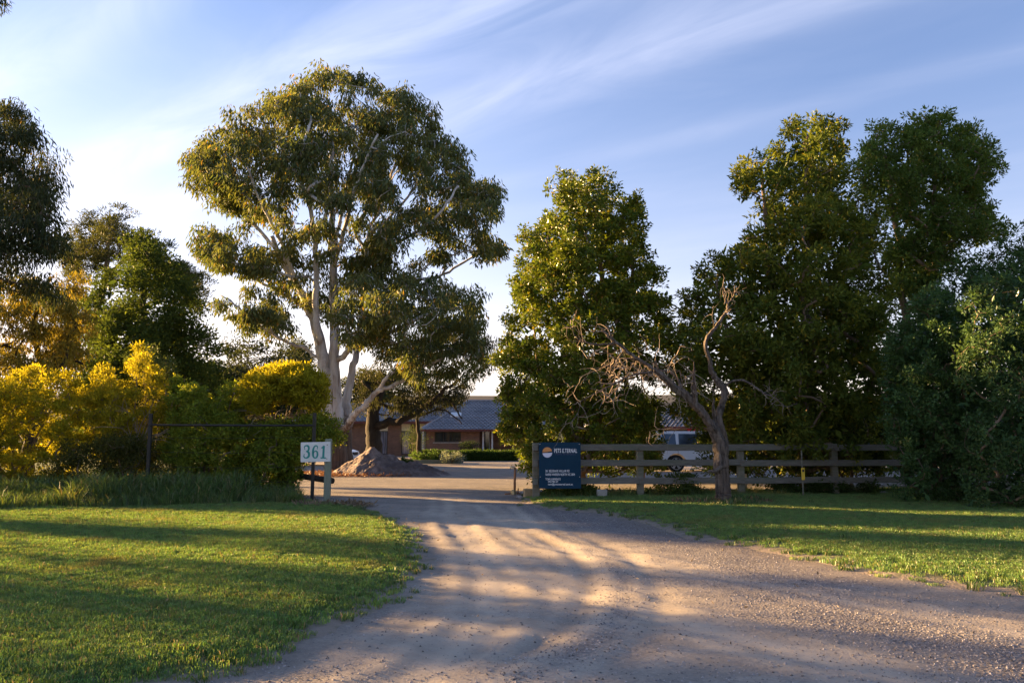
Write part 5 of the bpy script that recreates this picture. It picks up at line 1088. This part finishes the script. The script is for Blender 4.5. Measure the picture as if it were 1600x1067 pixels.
MB().add([(gx(915), G2-.6, gE-.02), (gx(915)+1, G2+4.5, gR-.02), (gx(915), G2+9, gE-.02), (gx(1170), G2-.6, gE-.02), (gx(1170)-1, G2+4.5, gR-.02), (gx(1170), G2+9, gE-.02)], [[0, 1, 2], [3, 5, 4], [1, 4, 5, 2]]).build('roof', M['tiles'], h2)
MB().box(((gx(915)+gx(1170))/2, G2-.66, gE-.06), (gx(1170)-gx(915), .12, .16)).build('gutter', M['fascia'], h2)
for xq in (gx(925)+.12, gx(1160)-.12): MB().box((xq, G2+4.2, gE/2), (.24, 8.1, gE)).build('wall', M['brick'], h2)
MB().box(((gx(925)+gx(1160))/2, G2+8.4, gE/2), (gx(1160)-gx(925), .24, gE)).build('wall', M['brick'], h2)

# hedge, garden bed, plants
def hedge(name, label, x0, x1, y0, y1, z1, n, seed, cols, leafL=.07):
    rq = np.random.default_rng(seed); root = empty(name, ((x0+x1)/2, (y0+y1)/2, 0), label, 'hedge')
    P = np.stack([rq.uniform(x0, x1, n), rq.uniform(y0, y1, n), rq.uniform(.05, z1, n)], 1); f = rq.integers(0, 4, n); P[f == 0, 1] = y0; P[f == 1, 2] = z1; P[f == 2, 1] = y0; P += rq.normal(0, .05, P.shape); P[:, 2] += .03*np.sin(P[:, 0]*2.1)
    V, Q, C = leaves(P, 10, .13, leafL, leafL*.5, 'broad', cols, rq); mk('foliage', V, [Q], M['leaf'], root, fcol=C)
    MB().box(((x0+x1)/2, (y0+y1)/2, z1/2-.05), (x1-x0-.25, y1-y0-.25, z1-.1)).build('branches', M['bark_dark'], root); return root
H0 = 51.0
hedge('hedge', 'long clipped green hedge in front of the brick house', (648-800)/F*H0, (812-800)/F*H0, H0, H0+1.2, at(0, 706.5, H0)[2], 2600, 1, [(.045, .085, .022), (.075, .12, .03)], .10)
bedx0, bedx1 = (642-800)/F*46, (722-800)/F*46
gb = empty('garden_bed', ((bedx0+bedx1)/2, 46.6, 0), 'low timber edged garden bed in front of the hedge', 'garden bed')
MB().box(((bedx0+bedx1)/2, 46.0, .10), (bedx1-bedx0, .1, .24)).build('edging', M['treated_post'], gb); MB().box(((bedx0+bedx1)/2, 46.9, .06), (bedx1-bedx0, 1.7, .2)).build('soil', M['soil'], gb)
def ball(name, label, px, Y, w, h, n, seed, cols, L=.1, z0=.1):
    rq = np.random.default_rng(seed); x = (px-800)/F*Y; c = [(np.array([x+rq.uniform(-1, 1)*w*.75, Y+rq.uniform(-.6, .6)*w, z0+rq.uniform(.15, .85)*h]), rq.uniform(.3, .5)*h) for _ in range(n)]
    plant(name, label, 'plant', [([(x, Y, 0), (x, Y, z0+h*.3), (x+.03, Y, z0+h*.6)], .03, .012)], c, dict(n=26, L=L, W=L*.4, style='broad', spread=h*.3), cols, M['bark_brown'], seed, trunkname='stem', crown='foliage', rtip=.006, ntips=6, step=.25)
ball('silver_bush', 'mounded silver grey bush at the right end of the garden bed', 707, 45.6, .8, .55, 12, 131, [(.16, .19, .18), (.24, .28, .27)])
ball('flax_clump', 'bright green low plant in the garden bed', 662, 46.4, 1.0, .5, 12, 132, [(.06, .12, .03), (.11, .17, .05)])
ball('house_shrub', 'round leafy shrub standing by the blue house window', 646, 56, .45, 1.5, 10, 133, [(.05, .08, .025), (.09, .12, .04)], z0=.7)
ball('house_shrub', 'dark shrub against the brick wall right of the triple window', 737, 59, .75, 1.1, 12, 134, [(.02, .04, .016), (.04, .06, .02)])
ball('flax_clump', 'small weedy plant behind the right flank of the dirt pile', 636, 40, .35, .35, 6, 135, [(.06, .11, .03), (.10, .15, .04)])

# ------------------------------------------------------------------ vehicles
def wheel(parent, x, y, r, side, w=.22):
    a = np.linspace(0, 2*np.pi, 25)[:-1]
    prof = [(-w/2, r*.70), (-w/2, r*.95), (-w*.35, r), (w*.35, r), (w/2, r*.95), (w/2, r*.70)]
    V = np.array([[(x+p[1]*math.cos(t), y+p[0], r+p[1]*math.sin(t)) for t in a] for p in prof]).reshape(-1, 3); n = 24; Fq = []
    for k in range(len(prof)-1): i = np.arange(n); Fq.append(np.stack([k*n+i, k*n+(i+1) % n, (k+1)*n+(i+1) % n, (k+1)*n+i], 1))
    ty = mk('wheel', V, Fq, M['tyre'], parent, smooth=True, local=True)
    mb = MB(); yo = side*w*.42+y
    for k in range(5):
        t = k*2*math.pi/5+.3; c, s = math.cos(t), math.sin(t); P = [(x+c*r*.12-s*r*.09, yo, r+s*r*.12+c*r*.09), (x+c*r*.66-s*r*.13, yo, r+s*r*.66+c*r*.13), (x+c*r*.66+s*r*.13, yo, r+s*r*.66-c*r*.13), (x+c*r*.12+s*r*.09, yo, r+s*r*.12-c*r*.09)]
        P2 = [(p[0], p[1]-side*.03, p[2]) for p in P]; mb.add(P+P2, [[0, 1, 2, 3], [7, 6, 5, 4], [0, 4, 5, 1], [1, 5, 6, 2], [2, 6, 7, 3], [3, 7, 4, 0]])
    for (ra, rb) in ((r*.64, r*.73), (0.001, r*.17)):
        V = [(x+q*math.cos(t), yo, r+q*math.sin(t)) for q in (ra, rb) for t in a]; mb.add(V, [[i, (i+1) % 24, 24+(i+1) % 24, 24+i] for i in range(24)])
    mb.build('rim', M['rim'], ty, local=True)
    V = [(x+r*.7*math.cos(t), yo-side*.07, r+r*.7*math.sin(t)) for t in a]; mk('brake', V, [list(range(24))], M['plastic'], ty, local=True)
def arch(cx, r, z0=.30, n=10): return [(cx+r*math.cos(t), .36+r*math.sin(t)) for t in np.linspace(math.pi+.25, -.25, n)]
def car(name, label, loc, rz, paint, kind, group=None):
    r = empty(name, loc, label, 'car', group, rz); ORG[r.name] = np.zeros(3)
    if kind == 'wagon': Lb, Lf, hood, belt, roof, wr, wf, wrad, Wd = -2.35, 2.35, 1.08, 1.12, 1.80, -1.35, 1.40, .38, .93
    else: Lb, Lf, hood, belt, roof, wr, wf, wrad, Wd = -2.1, 2.15, .92, .95, 1.44, -1.25, 1.32, .33, .88
    z0 = .36
    lower = [(Lb, z0+.05)]+arch(wr, wrad+.09)+arch(wf, wrad+.09)+[(Lf-.05, z0), (Lf, .6), (Lf-.08, hood-.14), (Lf-.35, hood-.04), (1.05 if kind == 'wagon' else 1.0, belt), (Lb+.12, belt), (Lb+.02, belt-.3)]
    bm = bmesh.new()
    rings = []
    for yv, sc in ((-Wd, .0), (-Wd+.06, .0), (Wd-.06, .0), (Wd, .0)):
        ins = .035 if abs(yv) == Wd else 0
        cxm = sum(p[0] for p in lower)/len(lower); rings.append([bm.verts.new((p[0]+(ins if p[0] < cxm else -ins)*(1 if p[1] > .5 and (p[0] < Lb+.3 or p[0] > Lf-.5) else 0), yv, p[1]-(ins if p[1] > belt-.2 else 0))) for p in lower])
    for a_, b_ in zip(rings[:-1], rings[1:]):
        for i in range(len(lower)): bm.faces.new((a_[i], a_[(i+1) % len(lower)], b_[(i+1) % len(lower)], b_[i]))
    bm.faces.new(rings[0]); bm.faces.new(rings[-1][::-1]); bmesh.ops.recalc_face_normals(bm, faces=bm.faces); bmesh.ops.triangulate(bm, faces=[f for f in bm.faces if len(f.verts) > 4])
    me = bpy.data.meshes.new('body'); bm.to_mesh(me); bm.free(); me.materials.append(M[paint]); o = bpy.data.objects.new('body', me); COL.objects.link(o); o.parent = r
    # cabin
    if kind == 'wagon': cab = [(Lb+.14, belt-.01), (Lb+.30, roof-.06), (Lb+.50, roof), (.25, roof), (.42, roof-.04), (1.02, belt-.01)]
    else: cab = [(Lb+.10, belt-.01), (Lb+.62, roof-.08), (Lb+.95, roof), (.05, roof), (.25, roof-.05), (1.08, belt-.01)]
    def side(p, s): t = (p[1]-belt)/(roof-belt); return (p[0], s*(Wd-.05-.17*max(0, t)), p[1])
    V = [side(p, -1) for p in cab]+[side(p, 1) for p in cab]; n = len(cab); o = mk('cabin', V, [list(range(n)), list(range(2*n-1, n-1, -1))]+[[i, i+n, (i+1) % n+n, (i+1) % n] for i in range(n)], M[paint], r, local=True); fixn(o)
    xs_ = ((Lb+.38, Lb+1.02), (Lb+1.14, -.10 if kind == 'wagon' else -.2), (.0, .66)) if kind == 'wagon' else ((Lb+.95, -.28), (-.2, .62))
    for s in (-1, 1):
        for (a_, b_) in xs_:
            t1 = belt+.05; t2 = roof-.12; xt = min(b_, .34) if b_ > .3 else b_; P = [(a_, t1), (b_+(.16 if b_ > .5 else 0), t1), (xt+(.06 if b_ > .5 else 0), t2), (a_+.03, t2)]
            V = [side(p, s) for p in P]; V = [(q[0], q[1]+s*.006, q[2]) for q in V]; mk('window', V, [[0, 1, 2, 3] if s < 0 else [3, 2, 1, 0]], M['glass'], r, local=True)
    def quad(nm, P, m): mk(nm, P, [[0, 1, 2, 3]], M[m], r, local=True)
    w1, w2 = Wd-.14, Wd-.26
    if kind == 'wagon': quad('windscreen', [(1.0, -w1, belt+.04), (1.0, w1, belt+.04), (.455, w2, roof-.09), (.455, -w2, roof-.09)], 'glass'); quad('rear_window', [(Lb+.14, w1, belt+.08), (Lb+.14, -w1, belt+.08), (Lb+.275, -w2, roof-.12), (Lb+.275, w2, roof-.12)], 'glass')
    else: quad('windscreen', [(1.06, -w1, belt+.03), (1.06, w1, belt+.03), (.29, w2, roof-.07), (.29, -w2, roof-.07)], 'glass'); quad('rear_window', [(Lb+.12, w1, belt+.06), (Lb+.12, -w1, belt+.06), (Lb+.58, -w2, roof-.10), (Lb+.58, w2, roof-.10)], 'glass')
    for s in (-1, 1):
        for xw in (wr, wf): wheel(r, xw, s*(Wd-.13), wrad, s)
        MB().box((Lf-.07, s*(Wd-.25), hood-.27), (.1, .32, .15), bev=.02).build('headlight', M['lamp_clear'], r, local=True)
        MB().box((Lb+.03, s*(Wd-.1), belt-.28), (.08, .16, .34), bev=.02).build('tail_light', M['lamp_red'], r, local=True)
        for xd in ((-.95, .12) if kind == 'wagon' else (-.35,)):
            MB().box((xd+.12, s*(Wd+.012), belt-.10), (.16, .035, .035), bev=.01).build('door_handle', M['plastic'], r, local=True)
        for xd in ((Lb+1.08, -.06, 1.02) if kind == 'wagon' else (-.25, .95)):
            MB().box((xd, s*Wd, (belt+.5)/2), (.012, .008, belt-.52)).build('door_gap', M['plastic'], r, local=True)
        MB().box((.85, s*(Wd+.10), belt+.10), (.12, .2, .15), bev=.03).build('mirror', M[paint], r, local=True)
    MB().box((Lf-.0, 0, .48), (.14, Wd*1.9, .22), bev=.04).build('bumper', M['plastic'] if kind == 'wagon' else M[paint], r, local=True)
    MB().box((Lb+.0, 0, .50), (.18, Wd*1.9, .2), bev=.04).build('bumper', M['plastic'], r, local=True)
    MB().box((Lf-.03, 0, hood-.27), (.08, Wd*.9, .2), bev=.02).build('grille', M['plastic'], r, local=True)
    return r
c = at(1048, 735, 36)[0]
car('four_wheel_drive', 'white four wheel drive wagon parked beyond the fence', (c+1.36, 36.4, -.03), R(7), 'car_white', 'wagon')
car('parked_hatchback', 'small white car nose showing between the gum trunk and dirt pile', (at(559, 700, 44)[0]-2.2, 44, -.06), R(-6), 'car_white', 'hatch')
car('dark_car', 'dark car with pale alloy wheels hidden behind the right hedge', (at(1366, 700, 36.5)[0], 36.5, -.03), R(2), 'car_dark', 'hatch')
for n_, q in STAT: print('LEAVES', n_, q)
print('TOTAL leaf quads', sum(q for _, q in STAT))
